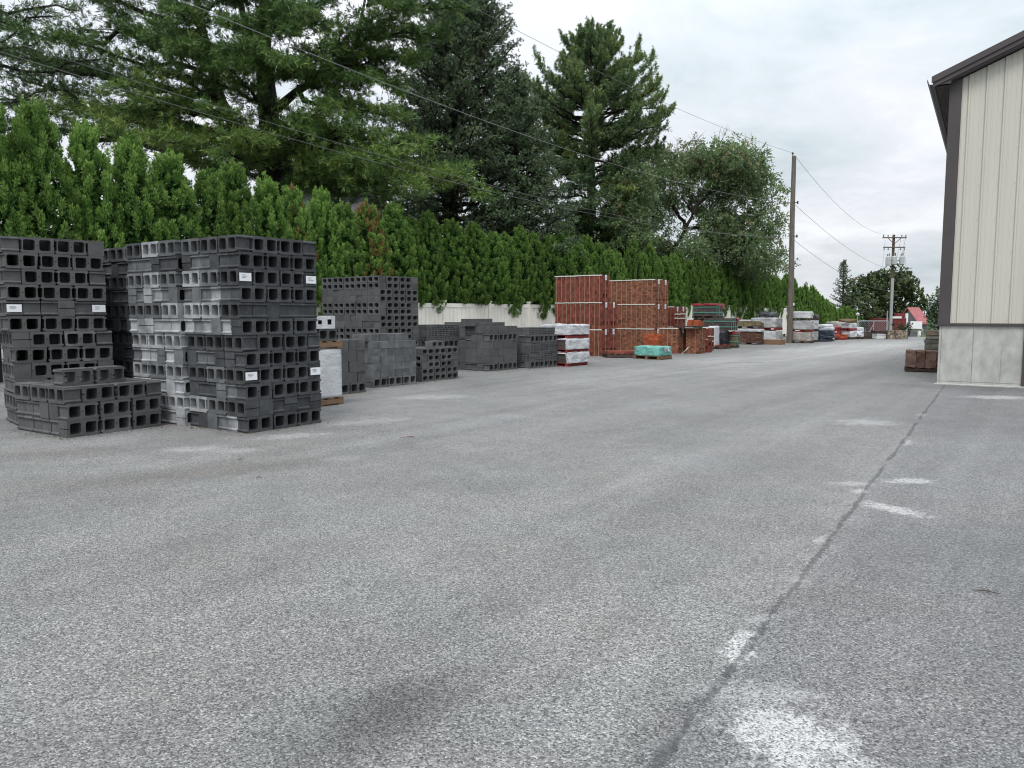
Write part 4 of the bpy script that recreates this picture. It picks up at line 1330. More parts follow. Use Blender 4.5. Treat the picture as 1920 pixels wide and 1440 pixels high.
hub = lambda py_: Vector(NP) + lean * (at_depth(1486, py_, NP.y).z / lean.z)
back = lambda p, s, dz=0: Vector((p.x - .6300 * s, p.y - .777 * s, p.z + dz))
TOPW = hub(293) + Vector((-.07, 0, .17))
def spanback(a, px, py, label, rad, mat, sag=.5, extend=8.0):
    """from pole point a to where the wire leaves the picture, both on the line of the row"""
    k = (px - 960) / FPX
    s = (a.x - k * a.y) / (.63 - k * .777)
    y = a.y - .777 * s
    e_ = at_depth(px, py, y)
    d = (e_ - a)
    end = a + d * ((s + extend) / s)
    end = end + Vector((0, 0, 0))
    wire(label, a, end, sag, rad, mat)
spanback(TOPW, 915, 0, "highest overhead wire, from the pole tip across the sky", .006, "wire", .5)
spanback(hub(380), 490, 0, "pale middle overhead wire crossing before the tall trees", .0065, "wire_light", .95)
spanback(hub(443), 200, 82, "lower overhead wire crossing before the big pine", .0055, "wire", 1.05)
spanback(hub(446) + Vector((0, 0, -.03)), 200, 66, "twin lower overhead wire just above the lowest one", .005, "wire", .95)
fx = lambda py_, s: fp + le * (ht(py_) / le.z) + Vector((s, -.2, 0))
wire("sagging wire from the near pole tip to the distant crossarm", TOPW, fx(440, -.9), .9, .009)
wire("sagging middle wire from the near pole to the distant pole", hub(380), fx(505, -.3), .55, .009)
wire("sagging low wire from the near pole into the far trees", hub(447), fx(545, -.3), .6, .009)
for i, (py_, s, ty, lab) in enumerate(((446, 1.05, 500, "outer wire running right from the distant upper crossarm"), (446, .6, 488, "inner wire running right from the distant upper crossarm"), (464, .95, 560, "wire running right from the distant lower crossarm"),
                                       (520, .2, 575, "low wire running right from the distant pole over the trees"))):
    a = fx(py_, s); wire(lab, a, Vector((a.x + 14, a.y + 30, a.z - 1.2 + i * .1 - (1.6 if i == 2 else 0))), .7, .012)

# leaf litter and grit caught along the foot of the stacks
rg = np.random.default_rng(77)
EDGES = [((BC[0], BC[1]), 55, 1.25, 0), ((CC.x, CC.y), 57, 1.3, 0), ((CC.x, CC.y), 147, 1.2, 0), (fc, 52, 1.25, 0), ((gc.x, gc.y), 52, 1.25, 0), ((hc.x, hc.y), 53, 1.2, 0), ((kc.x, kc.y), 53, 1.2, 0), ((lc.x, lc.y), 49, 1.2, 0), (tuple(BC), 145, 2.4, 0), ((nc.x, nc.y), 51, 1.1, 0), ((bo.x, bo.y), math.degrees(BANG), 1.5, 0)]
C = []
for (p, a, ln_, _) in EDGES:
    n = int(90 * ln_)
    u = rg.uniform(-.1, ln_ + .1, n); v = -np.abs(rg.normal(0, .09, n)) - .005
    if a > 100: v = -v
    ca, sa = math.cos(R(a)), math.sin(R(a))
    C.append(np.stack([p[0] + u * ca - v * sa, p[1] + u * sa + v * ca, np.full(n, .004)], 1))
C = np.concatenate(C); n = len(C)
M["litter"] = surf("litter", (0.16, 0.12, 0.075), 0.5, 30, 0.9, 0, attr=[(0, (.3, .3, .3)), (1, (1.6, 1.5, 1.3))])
D_ = np.stack([rg.normal(0, 1, n), rg.normal(0, 1, n), np.abs(rg.normal(0, .25, n))], 1)
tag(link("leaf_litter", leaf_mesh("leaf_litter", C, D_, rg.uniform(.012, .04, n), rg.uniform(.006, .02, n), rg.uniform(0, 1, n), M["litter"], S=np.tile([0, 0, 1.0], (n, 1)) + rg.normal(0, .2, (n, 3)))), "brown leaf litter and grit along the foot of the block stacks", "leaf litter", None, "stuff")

# ================================================================== VEGETATION
HD = np.array([.629, .777, 0.0])
def hedge_x(y): return -1.2 + .81 * (y - 29)


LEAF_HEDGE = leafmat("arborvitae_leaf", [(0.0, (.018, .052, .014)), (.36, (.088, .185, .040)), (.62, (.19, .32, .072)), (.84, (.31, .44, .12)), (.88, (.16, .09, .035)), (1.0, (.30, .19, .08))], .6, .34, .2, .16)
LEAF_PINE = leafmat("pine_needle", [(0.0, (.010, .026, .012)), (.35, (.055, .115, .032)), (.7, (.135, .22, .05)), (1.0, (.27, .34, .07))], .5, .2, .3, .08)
LEAF_PINE2 = leafmat("pale_pine_needle", [(0.0, (.014, .034, .018)), (.35, (.065, .125, .055)), (.7, (.15, .23, .095)), (1.0, (.28, .34, .08))], .5, .2, .3, .08)
LEAF_SPRUCE = leafmat("spruce_needle", [(0.0, (.009, .022, .014)), (.4, (.066, .112, .056)), (.75, (.155, .215, .112)), (1.0, (.22, .26, .13))], .5, .15, .3, .08)
LEAF_LOCUST = leafmat("locust_leaf", [(0.0, (.025, .05, .025)), (.35, (.105, .165, .078)), (.7, (.215, .29, .135)), (.86, (.29, .33, .15)), (.9, (.22, .155, .085)), (1.0, (.30, .22, .12))], .7, .35, .12, .08)
LEAF_FAR = leafmat("maple_leaf", [(0.0, (.016, .03, .015)), (.4, (.055, .088, .036)), (.8, (.125, .145, .055)), (1.0, (.22, .18, .07))], .5, .25, .3, .08)
LEAF_FAR2 = leafmat("shrub_leaf", [(0.0, (.024, .042, .016)), (.5, (.062, .088, .028)), (1.0, (.13, .15, .05))], .5, .25, .3, .08)


def arbor_mesh(seed, brown=0.0):
    rg = np.random.default_rng(seed)
    Hc = 4.0
    C, D, L, W, T = [], [], [], [], []
    prof = lambda t: .80 * (1 - t ** 3.0) * min(1.0, .70 + t * 2.0) + .015
    npl = 520
    lean = rg.uniform(0, 6.28)
    for i in range(npl):
        t = rg.uniform(0, 1) ** 1.15 * .93 if i > 9 else .80 + .018 * i
        th = rg.uniform(0, 6.28) if i > 9 else i * 2.4
        rad = prof(t) * (rg.uniform(.72, .98) if i > 9 else rg.uniform(.1, .45))
        out = np.array([math.cos(th), math.sin(th), 0])
        base = out * rad + np.array([0, 0, t * Hc])
        ln = rg.uniform(.15, .36) * (1 - .2 * t)
        ln = min(ln, (1.0 - t) * Hc * .62 + .14) if i > 9 else min(ln, (1.02 - t) * Hc)
        d = unit(np.array([0, 0, 1.0]) + out * rg.uniform(.05, .5) * (1 - .6 * t) + rg.normal(0, .14, 3))
        n = int(330 * (ln / .7) * (1 - .2 * t)) + 14
        a = rg.uniform(0, 1, n) ** .85
        wd = (.15 * np.sqrt(np.clip(1.02 - a, 0, 1)) * (ln / .6) + .012)[:, None]
        rnd = rg.normal(0, 1, (n, 3)); rnd = unit(rnd) * rg.uniform(.35, 1.0, (n, 1))
        pos = base + d * (a * ln)[:, None] + rnd * wd
        dirs = unit(d * 0.9 + rnd * .7 + rg.normal(0, .42, (n, 3)) + np.array([0, 0, .12]))
        C.append(pos); D.append(dirs)
        L.append(rg.uniform(.042, .088, n)); W.append(rg.uniform(.015, .027, n))
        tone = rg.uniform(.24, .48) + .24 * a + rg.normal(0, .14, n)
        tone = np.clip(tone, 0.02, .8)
        if brown and rg.uniform() < brown: tone = np.clip(rg.normal(.93, .05, n), .84, 1)
        T.append(tone)
    # inner foliage
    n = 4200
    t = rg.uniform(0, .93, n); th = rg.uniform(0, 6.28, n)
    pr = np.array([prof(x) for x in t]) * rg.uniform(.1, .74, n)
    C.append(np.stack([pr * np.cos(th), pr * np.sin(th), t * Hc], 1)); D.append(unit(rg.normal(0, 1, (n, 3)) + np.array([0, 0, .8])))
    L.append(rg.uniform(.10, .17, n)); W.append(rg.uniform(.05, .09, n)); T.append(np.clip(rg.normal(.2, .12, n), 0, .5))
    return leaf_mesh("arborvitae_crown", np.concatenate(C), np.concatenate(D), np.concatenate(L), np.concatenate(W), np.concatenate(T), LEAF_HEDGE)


AV = [arbor_mesh(100 + i) for i in range(7)]
AVB = [arbor_mesh(140, .34), arbor_mesh(141, .16)]
mb = MB(); mb.tube([(0, 0, -.1), (0.02, 0, 1.2), (0, .02, 3.4)], [.09, .075, .02], 7)
AVT = mb.mesh("arborvitae_trunk", M["bark"])


def hedge_top(y):
    return float(np.interp(y, [14, 16.7, 19.5, 23.3, 27, 31.6, 40.5, 49, 68], [6.5, 6.25, 5.7, 4.95, 4.65, 4.6, 4.6, 4.45, 3.75]))


ys, s_ = [], 0.0
y = 13.8
k = 0
random.seed(21)
spots = []
while y < 67.8:
    spots.append(y)
    st = .96 if y < 24 else (.98 if y < 34 else .92)
    y += st * .777 * random.uniform(.86, 1.14)
nt_ = len(spots)
def side_word(y):
    px = 960 + FPX * hedge_x(y) / y
    return px
GH = "arborvitae trees in the hedge"
SHADE = {"brown": "arborvitae with rusty brown foliage, {n} tree from the hedge's left end"}
def ordw(n):
    t = {20: "twentieth", 30: "thirtieth", 40: "fortieth", 50: "fiftieth", 60: "sixtieth", 70: "seventieth", 80: "eightieth"}
    if n <= 17: return ORD[n]
    if n == 18: return "eighteenth"
    if n == 19: return "nineteenth"
    if n in t: return t[n]
    return {20: "twenty", 30: "thirty", 40: "forty", 50: "fifty", 60: "sixty", 70: "seventy", 80: "eighty"}[n // 10 * 10] + "-" + ORD[n % 10]
for i, y in enumerate(spots):
    x = hedge_x(y)
    px = side_word(y)
    top = hedge_top(y) + .12 + random.uniform(-.32, .36)
    if 24.5 < y < 34.5: bot = random.choice((1.2, 1.45, 1.6, 1.75))
    elif y >= 34.5: bot = random.uniform(.7, 1.25)
    else: bot = random.uniform(.3, .9)
    if y > 55: bot = random.uniform(.0, .3)
    brown = 660 < px < 712 or 545 < px < 575
    tallness = "tall near" if px < 330 else ("bright green" if px < 800 else ("mid-height" if px < 1250 else "small far"))
    lab = (f"arborvitae with rusty brown patches, {ordw(i + 1)} tree of the hedge from its near end" if brown else
           f"{tallness} arborvitae, {ordw(i + 1)} tree of the hedge from its near end")
    r_ = empty("arborvitae", (x + random.uniform(-.12, .12), y + random.uniform(-.12, .12), ground_z(0, y)), random.uniform(0, 6.28), lab, "arborvitae", GH)
    wscale = float(np.interp(y, [14, 22, 26, 34, 60], [1.12, 1.05, .90, .80, .76])) * random.uniform(.92, 1.1)
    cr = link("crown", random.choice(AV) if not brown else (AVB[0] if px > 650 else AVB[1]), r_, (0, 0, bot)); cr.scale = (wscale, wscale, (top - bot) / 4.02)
    tk = link("trunk", AVT, r_); tk.scale = (1, 1, top / 4.2)

# cream fence in front of the hedge
off = np.array([.777, -.629, 0]) * .42
f0, f1 = 21.5, 57.0
fence = empty("vinyl_fence", (hedge_x(f0) + off[0], f0 + off[1], 0), math.atan2(.777, .629), "cream vinyl privacy fence half hidden under the hedge", "fence")
flen = (f1 - f0) / .777
nsp = int(flen / 2.42)
for k in range(nsp + 1):
    mb = MB(); mb.box((k * 2.42 - .065, -.065, -.1), (k * 2.42 + .065, .065, 1.90)); mb.box((k * 2.42 - .08, -.08, 1.9005), (k * 2.42 + .08, .08, 1.95)); mb.build("post", M["cream"], fence)
    if k < nsp:
        mb = MB(); x0 = k * 2.42 + .067; x1 = (k + 1) * 2.42 - .067; nb = 11
        for q in range(nb):
            xa = x0 + (x1 - x0) * q / nb; xb = x0 + (x1 - x0) * (q + 1) / nb
            mb.box((xa + .006, -.02, .08), (xb - .006, .02, 1.7)); mb.box((xa - .006 if q else xa, -.008, .08), (xa + .0058, .008, 1.7))
        mb.build("fence_panel", M["cream"], fence)
        mb = MB(); mb.box((x0, -.035, 1.7005), (x1, .035, 1.84)); mb.build("rail", M["cream"], fence)


# ------------------------------------------------------------------ conifers
class Acc:
    def __init__(self): self.C, self.D, self.L, self.W, self.T = [], [], [], [], []
    def add(self, C, D, L, W, T):
        n = len(C)
        self.C.append(C); self.D.append(D); self.L.append(np.broadcast_to(L, (n,))); self.W.append(np.broadcast_to(W, (n,))); self.T.append(np.broadcast_to(T, (n,)))
    def mesh(self, name, mat):
        return leaf_mesh(name, np.concatenate(self.C), np.concatenate(self.D), np.concatenate(self.L), np.concatenate(self.W), np.concatenate(self.T), mat)


def bough(acc, mb, rg, p0, p1, r0, sag=-.3, nsub=16, sub=1.4, tufts=9, needles=9, nl=.17, nw=.022, tone=.4, up=.25, start=.25, flat=.35, ang=(.6, 1.1), dense_tip=1.0, twigr=.012, clump=.16, side=6, shoot=0.0):
    p0, p1 = np.array(p0, float), np.array(p1, float)
    d = p1 - p0; Lb = np.linalg.norm(d); d = d / Lb
    n = 9
    tt = np.linspace(0, 1, n)
    wig = rg.normal(0, .02 * Lb, (n, 3)); wig[0] = 0; wig[-1] = 0
    path = p0 + np.outer(tt, p1 - p0) + np.outer(4 * tt * (1 - tt) * sag, [0, 0, 1]) + wig
    mb.tube([Vector(p) for p in path], [r0 * (1 - .85 * t) + .008 for t in tt], side, cap=True)
    sidev = np.cross(d, [0, 0, 1.0]); sidev = sidev / max(np.linalg.norm(sidev), 1e-6)
    sts = np.linspace(start, 1.0, nsub) + rg.uniform(-.02, .02, nsub)
    for i, s in enumerate(sts):
        s = min(max(s, 0), 1)
        f = s * (n - 1); j = min(int(f), n - 2); q = path[j] * (1 - f + j) + path[j + 1] * (f - j)
        tang = path[j + 1] - path[j]; tang = tang / np.linalg.norm(tang)
        a = rg.uniform(*ang) * (1 if i % 2 else -1)
        if s > .96: a *= .2
        sd = tang * math.cos(a) + sidev * math.sin(a) + np.array([0, 0, rg.normal(up, flat)])
        sd = sd / np.linalg.norm(sd)
        sl = sub * (1.05 - .55 * s) * rg.uniform(.6, 1.25)
        e = q + sd * sl
        mb.tube([Vector(q), Vector((q + e) / 2 + np.array([0, 0, -.03])), Vector(e)], [twigr * 1.6, twigr, twigr * .4], 3, cap=False)
        nt2 = max(2, int(tufts * rg.uniform(.7, 1.3)))
        u = rg.uniform(.22, 1.02, nt2)
        pos = q + np.outer(u, sd * sl) + rg.normal(0, clump * .5 * sub, (nt2, 3)) * np.array([1, 1, .55])
        td = unit(sd + rg.normal(0, .55, (nt2, 3)) + np.array([0, 0, up]))
        C = np.repeat(pos, needles, 0)
        Dd = unit(np.repeat(td, needles, 0) * .75 + rg.normal(0, .55, (nt2 * needles, 3)))
        m = len(C)
        tn = np.repeat(np.clip(tone + rg.normal(0, .10, nt2) + rg.normal(0, .05), 0, 1), needles) + rg.normal(0, .11, m)
        acc.add(C, Dd, nl * rg.uniform(.7, 1.25, m), nw * rg.uniform(.8, 1.3, m), tn)
        if shoot and (s > .72):      # this year's upright shoots
            for _ in range(2 if s > .9 else 1):
                sd2 = unit(sd * .55 + np.array([0, 0, .8]) + rg.normal(0, .18, 3)); sl2 = shoot * rg.uniform(.5, 1.0)
                b0 = q + sd * sl * rg.uniform(.6, 1.0)
                mb.tube([Vector(b0), Vector(b0 + sd2 * sl2)], [twigr, twigr * .5], 3, cap=False)
                u = rg.uniform(.15, 1.0, 9)
                C = np.repeat(b0 + np.outer(u, sd2 * sl2), needles, 0); m = len(C)
                acc.add(C, unit(sd2 * .75 + rg.normal(0, .5, (m, 3))), nl * rg.uniform(.6, 1.0, m), nw * rg.uniform(.7, 1.1, m), np.clip(tone + .14 + rg.normal(0, .1, m), 0, 1))


# --- the big white pine, boughs laid out where the photograph shows them
rg = np.random.default_rng(5)
PY = 30.0
big = empty("white_pine", (at_depth(508, 587, PY).x, PY, 0), 0, "huge spreading white pine with dark trunk rising above the hedge", "pine tree")
org = Vector(big.location)
def loc(px, py, dy=0.0): return np.array(at_depth(px, py, PY + dy) - org)
mbt = MB(); acc = Acc()
tk = [loc(510, 640), loc(512, 420), loc(510, 310), loc(503, 200), loc(493, 100), loc(500, 0), loc(506, -160), loc(512, -300)]
mbt.tube([Vector(p) for p in tk], [.50, .46, .42, .37, .30, .24, .17, .06], 12)
lead = [loc(508, 330), loc(452, 262), loc(415, 190), loc(392, 110), loc(372, 20), loc(350, -110)]
mbt.tube([Vector(p) for p in lead], [.30, .26, .2, .17, .13, .04], 10)
ld2 = [loc(506, 215), loc(556, 172), loc(612, 138), loc(668, 84), loc(690, -30)]
mbt.tube([Vector(p) for p in ld2], [.2, .15, .11, .08, .03], 10)
ld3 = [loc(500, 120), loc(462, 60), loc(450, 0), loc(455, -120)]
mbt.tube([Vector(p) for p in ld3], [.2, .15, .12, .04], 8)
BO = [  # from, to, dy, tone
    # left side
    ((400, 130), (118, 72), -1.5, .36), ((392, 110), (190, 8), 0, .34), ((380, 60), (60, -40), 1, .36), ((415, 190), (215, 165), -3.0, .58), ((415, 195), (240, 205), -2.5, .5),
    ((452, 262), (120, 205), -1.0, .6), ((455, 265), (165, 245), -3.0, .58), ((470, 290), (215, 240), -4.0, .6), ((480, 300), (300, 262), -4.5, .6), ((440, 240), (40, 150), 1.0, .34),
    ((430, 215), (-30, 95), 1.5, .32), ((445, 245), (-20, 185), 3.0, .3), ((410, 170), (75, 112), 2.5, .32), ((470, 285), (10, 245), 3.5, .28), ((385, 70), (-10, 30), 2, .33), ((500, 310), (345, 300), -3, .5), 
    ((400, 130), (300, 60), -3, .42), ((392, 100), (250, 60), -2, .4), ((380, 40), (270, -40), -2, .38), ((372, 20), (160, -70), 0, .36), ((360, -40), (250, -130), 0, .36),
    # middle, towards the camera
    ((505, 240), (400, 205), -4.5, .5), ((503, 200), (440, 130), -4.5, .42), ((503, 200), (345, 110), -3.5, .4), ((498, 130), (540, 115), -4.5, .45), ((510, 250), (600, 205), -4.5, .5), ((508, 290), (460, 260), -5.0, .56),
    ((497, 60), (430, 40), -4, .4), ((500, 30), (560, 20), -4, .38), ((510, 300), (420, 285), -4.5, .52), ((510, 280), (580, 255), -4, .46),
    # right side
    ((622, 120), (712, 108), -2.0, .36), ((660, 80), (790, 60), -1, .36), ((690, 0), (850, 14), 0, .36), ((668, 70), (838, 55), 1, .32), ((640, 100), (742, 165), -2, .46), ((560, 170), (730, 215), -3, .48),
    ((510, 250), (705, 250), -3.5, .56), ((512, 290), (790, 268), -2.5, .56), ((512, 300), (742, 285), -4, .6), ((514, 310), (885, 350), -3.0, .56), ((514, 320), (830, 330), -2, .5), ((514, 330), (775, 345), -4, .52), ((514, 330), (700, 330), -4.5, .48), ((514, 335), (660, 352), -3.5, .4), ((514, 335), (720, 358), -4, .42), ((622, 130), (680, 150), -3, .45), ((600, 150), (640, 60), -3, .42), ((560, 170), (600, 130), -3.5, .44),
    ((512, 300), (650, 300), -4.5, .54), ((512, 320), (845, 312), .5, .4), ((512, 330), (640, 340), -1, .34), ((622, 120), (700, 60), -2.5, .38), ((600, 140), (655, 205), -3, .42),
    ((392, 100), (335, 85), -4, .42), ((400, 140), (450, 105), -4, .4), ((380, 60), (330, 20), -3.5, .4), ((450, 0), (480, -30), -4, .4), ((372, 20), (430, -20), -3, .38), ((497, 60), (540, 50), -4, .42), ((495, 90), (455, 90), -4.5, .4),
    ((415, 190), (300, 130), -2, .4), ((430, 220), (290, 195), -3, .46), ((503, 150), (600, 90), -3.5, .4), ((668, 84), (720, 20), -3, .38), ((668, 84), (780, 110), -2, .4), ((690, 10), (760, 20), -3, .38), ((512, 260), (640, 235), -4, .5), ((512, 290), (690, 300), -4.5, .54),
    # above the frame edge
    ((506, -60), (640, -30), -3, .36), ((506, -60), (420, -40), -3, .36), ((500, 0), (610, 40), -3, .38), ((506, -100), (760, -60), 0, .36), ((455, -60), (330, -20), -2, .37), ((700, -20), (800, -30), -1, .36), ((510, -200), (600, -240), -1, .36), ((510, -200), (420, -230), -1, .36),
    # behind
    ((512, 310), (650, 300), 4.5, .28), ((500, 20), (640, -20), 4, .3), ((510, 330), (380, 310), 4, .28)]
for (a, b_, dy, tn) in BO:
    p0, p1 = loc(*a), loc(b_[0], b_[1], dy)
    Lb = np.linalg.norm(p1 - p0)
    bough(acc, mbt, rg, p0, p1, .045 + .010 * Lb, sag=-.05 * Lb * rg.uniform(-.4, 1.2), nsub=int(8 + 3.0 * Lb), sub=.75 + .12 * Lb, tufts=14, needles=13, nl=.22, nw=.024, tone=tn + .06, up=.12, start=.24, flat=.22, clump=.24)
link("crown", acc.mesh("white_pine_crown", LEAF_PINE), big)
mbt.build("trunk", M["bark"], big)
print("pine quads", sum(len(c) for c in acc.C))

# --- sparse pine twigs reaching in from beyond the left edge
rg = np.random.default_rng(15)
lp = empty("white_pine", (at_depth(-190, 587, 29).x, 29, 0), 0, "sparse pine standing off the left edge, thin dark branches over the hedge", "pine tree")
org = Vector(lp.location); acc = Acc(); mbt = MB()
loc3 = lambda px, py, dy=0.0: np.array(at_depth(px, py, 29 + dy) - org)
mbt.tube([Vector(loc3(-190, 640)), Vector(loc3(-190, 100)), Vector(loc3(-185, -200))], [.4, .3, .1], 10)
for (a, b_, dy, tn) in (((-190, 40), (95, 30), 0, .34), ((-190, 120), (180, 112), 1, .3), ((-190, 60), (60, 85), -1, .34), ((-190, 200), (70, 172), 0, .3), ((-190, -30), (130, 18), 0, .34), ((-190, 130), (30, 60), -2, .3), ((-190, 150), (-60, 220), -2, .3)):
    p0, p1 = loc3(*a), loc3(b_[0], b_[1], dy)
    bough(acc, mbt, rg, p0, p1, .1, sag=-.25, nsub=30, sub=1.2, tufts=7, needles=8, nl=.2, nw=.024, tone=tn, up=.05, start=.3, flat=.25, clump=.25)
link("crown", acc.mesh("sparse_pine_crown", LEAF_PINE), lp); mbt.build("trunk", M["bark"], lp)


def conifer(e, rg, tpts, trad, levels, profile, acc, mbt, **kw):
    """boughs in whorls up a trunk; profile(f) -> length at height fraction f; levels: fractions"""
    tp = np.array(tpts)
    (kw.pop("stem", None) or mbt).tube([Vector(p) for p in tpts], trad, 10)
    cum = np.concatenate([[0], np.cumsum(np.linalg.norm(np.diff(tp, axis=0), axis=1))]); tot = cum[-1]
    rise, nb = kw.pop("rise"), kw.pop("nb")
    for f in levels:
        d = f * tot; j = min(np.searchsorted(cum, d, "right") - 1, len(tp) - 2)
        q = tp[j] + (tp[j + 1] - tp[j]) * (d - cum[j]) / (cum[j + 1] - cum[j])
        n = nb(f) if callable(nb) else nb
        a0 = rg.uniform(0, 6.28)
        for k in range(n):
            a = a0 + 6.283 * k / n + rg.uniform(-.35, .35)
            Lb = profile(f, a) * rg.uniform(kw.get("lo", .72), 1.14)
            if Lb < .15: continue
            el = rise(f) + rg.uniform(-.12, .12)
            e_ = q + np.array([math.cos(a) * math.cos(el), math.sin(a) * math.cos(el), math.sin(el)]) * Lb
            k2 = dict(kw); k2.pop("lo", None)
            k2["nsub"] = int(kw["nsub"] * (0.4 + Lb / 4)) + 3
            k2["sub"] = kw["sub"] * (0.45 + Lb / 6)
            k2["tone"] = kw["tone"] + rg.normal(0, .06)
            bough(acc, mbt, rg, q, e_, .02 + .012 * Lb, **k2)


# --- dark blue-green spruce
rg = np.random.default_rng(6)
SY = 36.0
sp = empty("spruce", (at_depth(846, 587, SY).x, SY, 0), 0, "dense dark blue-green spruce between the big pine and the pointed pine", "spruce tree")
org = Vector(sp.location); loc2 = lambda px, py, dy=0.0: np.array(at_depth(px, py, SY + dy) - org)
acc = Acc(); mbt = MB()
def sprof(f, a):
    base = float(np.interp(f, [0, .1, .25, .40, .50, .65, .8, .92, 1.0], [4.6, 5.0, 4.7, 4.2, 3.6, 2.9, 2.4, 1.35, .3]))
    return base * (1 + .12 * math.cos(a))
conifer(sp, rg, [loc2(846, 600), loc2(846, 430), loc2(840, 300), loc2(846, 180), loc2(866, 80), loc2(882, -25)], [.42, .36, .3, .24, .14, .03],
        np.concatenate([np.linspace(.1, .45, 13), np.linspace(.47, .99, 26)]), sprof, acc, mbt, rise=lambda f: .05 + .6 * f, nb=7, nsub=13, sub=1.0, tufts=11, needles=6, nl=.12, nw=.034, tone=.52, up=.12, start=.22, flat=.3, clump=.2, sag=-.12, side=5)
# a second stem to its right
conifer(sp, rg, [loc2(980, 600, -2), loc2(975, 420, -2), loc2(965, 250, -2), loc2(960, 165, -2)], [.25, .2, .1, .03], np.linspace(.2, .98, 15), lambda f, a: float(np.interp(f, [0, .3, .7, 1], [2.4, 2.5, 1.9, .5])), acc, mbt, rise=lambda f: .1 + .5 * f, nb=7,
        nsub=13, sub=1.0, tufts=14, needles=6, nl=.12, nw=.034, tone=.52, up=.12, start=.2, flat=.3, clump=.2, sag=-.1, side=5)
link("crown", acc.mesh("spruce_crown", LEAF_SPRUCE), sp); mbt.build("trunk", M["bark"], sp)
print("spruce quads", sum(len(c) for c in acc.C))

# --- pointed white pine with upswept shoots
rg = np.random.default_rng(8)
QY = 43.0
wp = empty("white_pine", (at_depth(1112, 587, QY).x, QY, 0), 0, "pointed white pine with upswept shoot tips standing clear against the sky", "pine tree")
org = Vector(wp.location); loc4 = lambda px, py, dy=0.0: np.array(at_depth(px, py, QY + dy) - org)
acc = Acc(); mbt = MB()
stem4 = MB()
def pprof(f, a):
    b_ = float(np.interp(f, [.0, .1, .2, .3, .40, .47, .55, .65, .75, .85, .95, 1], [2.6, 3.2, 3.4, 3.0, 1.6, 2.6, 4.1, 4.1, 3.3, 2.3, 1.1, .35]))
    return b_ * (1 + .06 * math.cos(a))
conifer(wp, rg, [loc4(1112, 600), loc4(1110, 430), loc4(1108, 290), loc4(1108, 150), loc4(1105, 62)], [.3, .26, .2, .12, .03],
        np.concatenate([np.linspace(.14, .36, 9), np.linspace(.5, .98, 17)]), pprof, acc, mbt, stem=stem4, rise=lambda f: .08 + .5 * max(0, f - .3), nb=7, lo=.5, shoot=.42, nsub=12, sub=1.0, tufts=12, needles=7, nl=.19, nw=.030, tone=.6, up=.34, start=.3, flat=.22, clump=.13, ang=(.35, .8), sag=-.12, side=5)
# wide sweep to the right and the yellower low bough
for (a, b_, dy, tn) in (((1108, 250), (1232, 222), 0, .5), ((1108, 235), (1238, 190), -1, .5), ((1108, 220), (1215, 150), 0, .45), ((1108, 200), (1218, 120), 1, .45), ((1108, 180), (1195, 95), 0, .45), ((1108, 240), (1225, 235), 1.5, .45), ((1110, 265), (1170, 270), -1, .4),
                        ((1108, 240), (990, 165), -1, .5), ((1108, 255), (985, 205), -2, .46), ((1108, 200), (1010, 120), 0, .46), ((1108, 270), (985, 250), -2, .42), ((1108, 280), (1000, 300), -2, .4), ((1108, 230), (975, 150), 1, .44)):
    p0, p1 = loc4(*a), loc4(b_[0], b_[1], dy)
    bough(acc, mbt, rg, p0, p1, .05, sag=-.25, nsub=20, sub=.95, tufts=12, shoot=.7, needles=7, nl=.19, nw=.030, tone=tn + .14, up=.38, start=.25, flat=.22, clump=.13, ang=(.35, .8))
for (a, b_, dy, tn) in (((1112, 360), (1192, 342), -2, .95), ((1112, 370), (1180, 354), -3, .9), ((1112, 380), (1070, 350), -3, .55), ((1112, 420), (1150, 425), -3, .55), ((1112, 350), (1160, 335), 0, .6), ((1112, 400), (1050, 390), -3, .45), ((1112, 440), (1060, 430), -2, .4), ((1110, 310), (1020, 300), -2, .42), ((1110, 330), (1005, 335), -2, .4), ((1110, 345), (1035, 360), -3, .42), ((1110, 300), (1040, 275), -1, .4), ((1110, 320), (1060, 310), -3, .42), ((1112, 370), (1010, 370), -1, .38),
                        ((1112, 340), (1085, 330), -3.5, .45), ((1112, 400), (1110, 380), -4, .5), ((1112, 360), (1140, 365), -3.5, .55)):
    p0, p1 = loc4(*a), loc4(b_[0], b_[1], dy)
    bough(acc, mbt, rg, p0, p1, .05, sag=.1, nsub=18, sub=1.1, tufts=11, needles=9, nl=.16, nw=.03, tone=tn, up=.1, start=.2, flat=.25, clump=.2)
link("crown", acc.mesh("pointed_pine_crown", LEAF_PINE2), wp)
stem4.build("trunk", M["bark_pale"], wp); mbt.build("branches", M["bark"], wp)


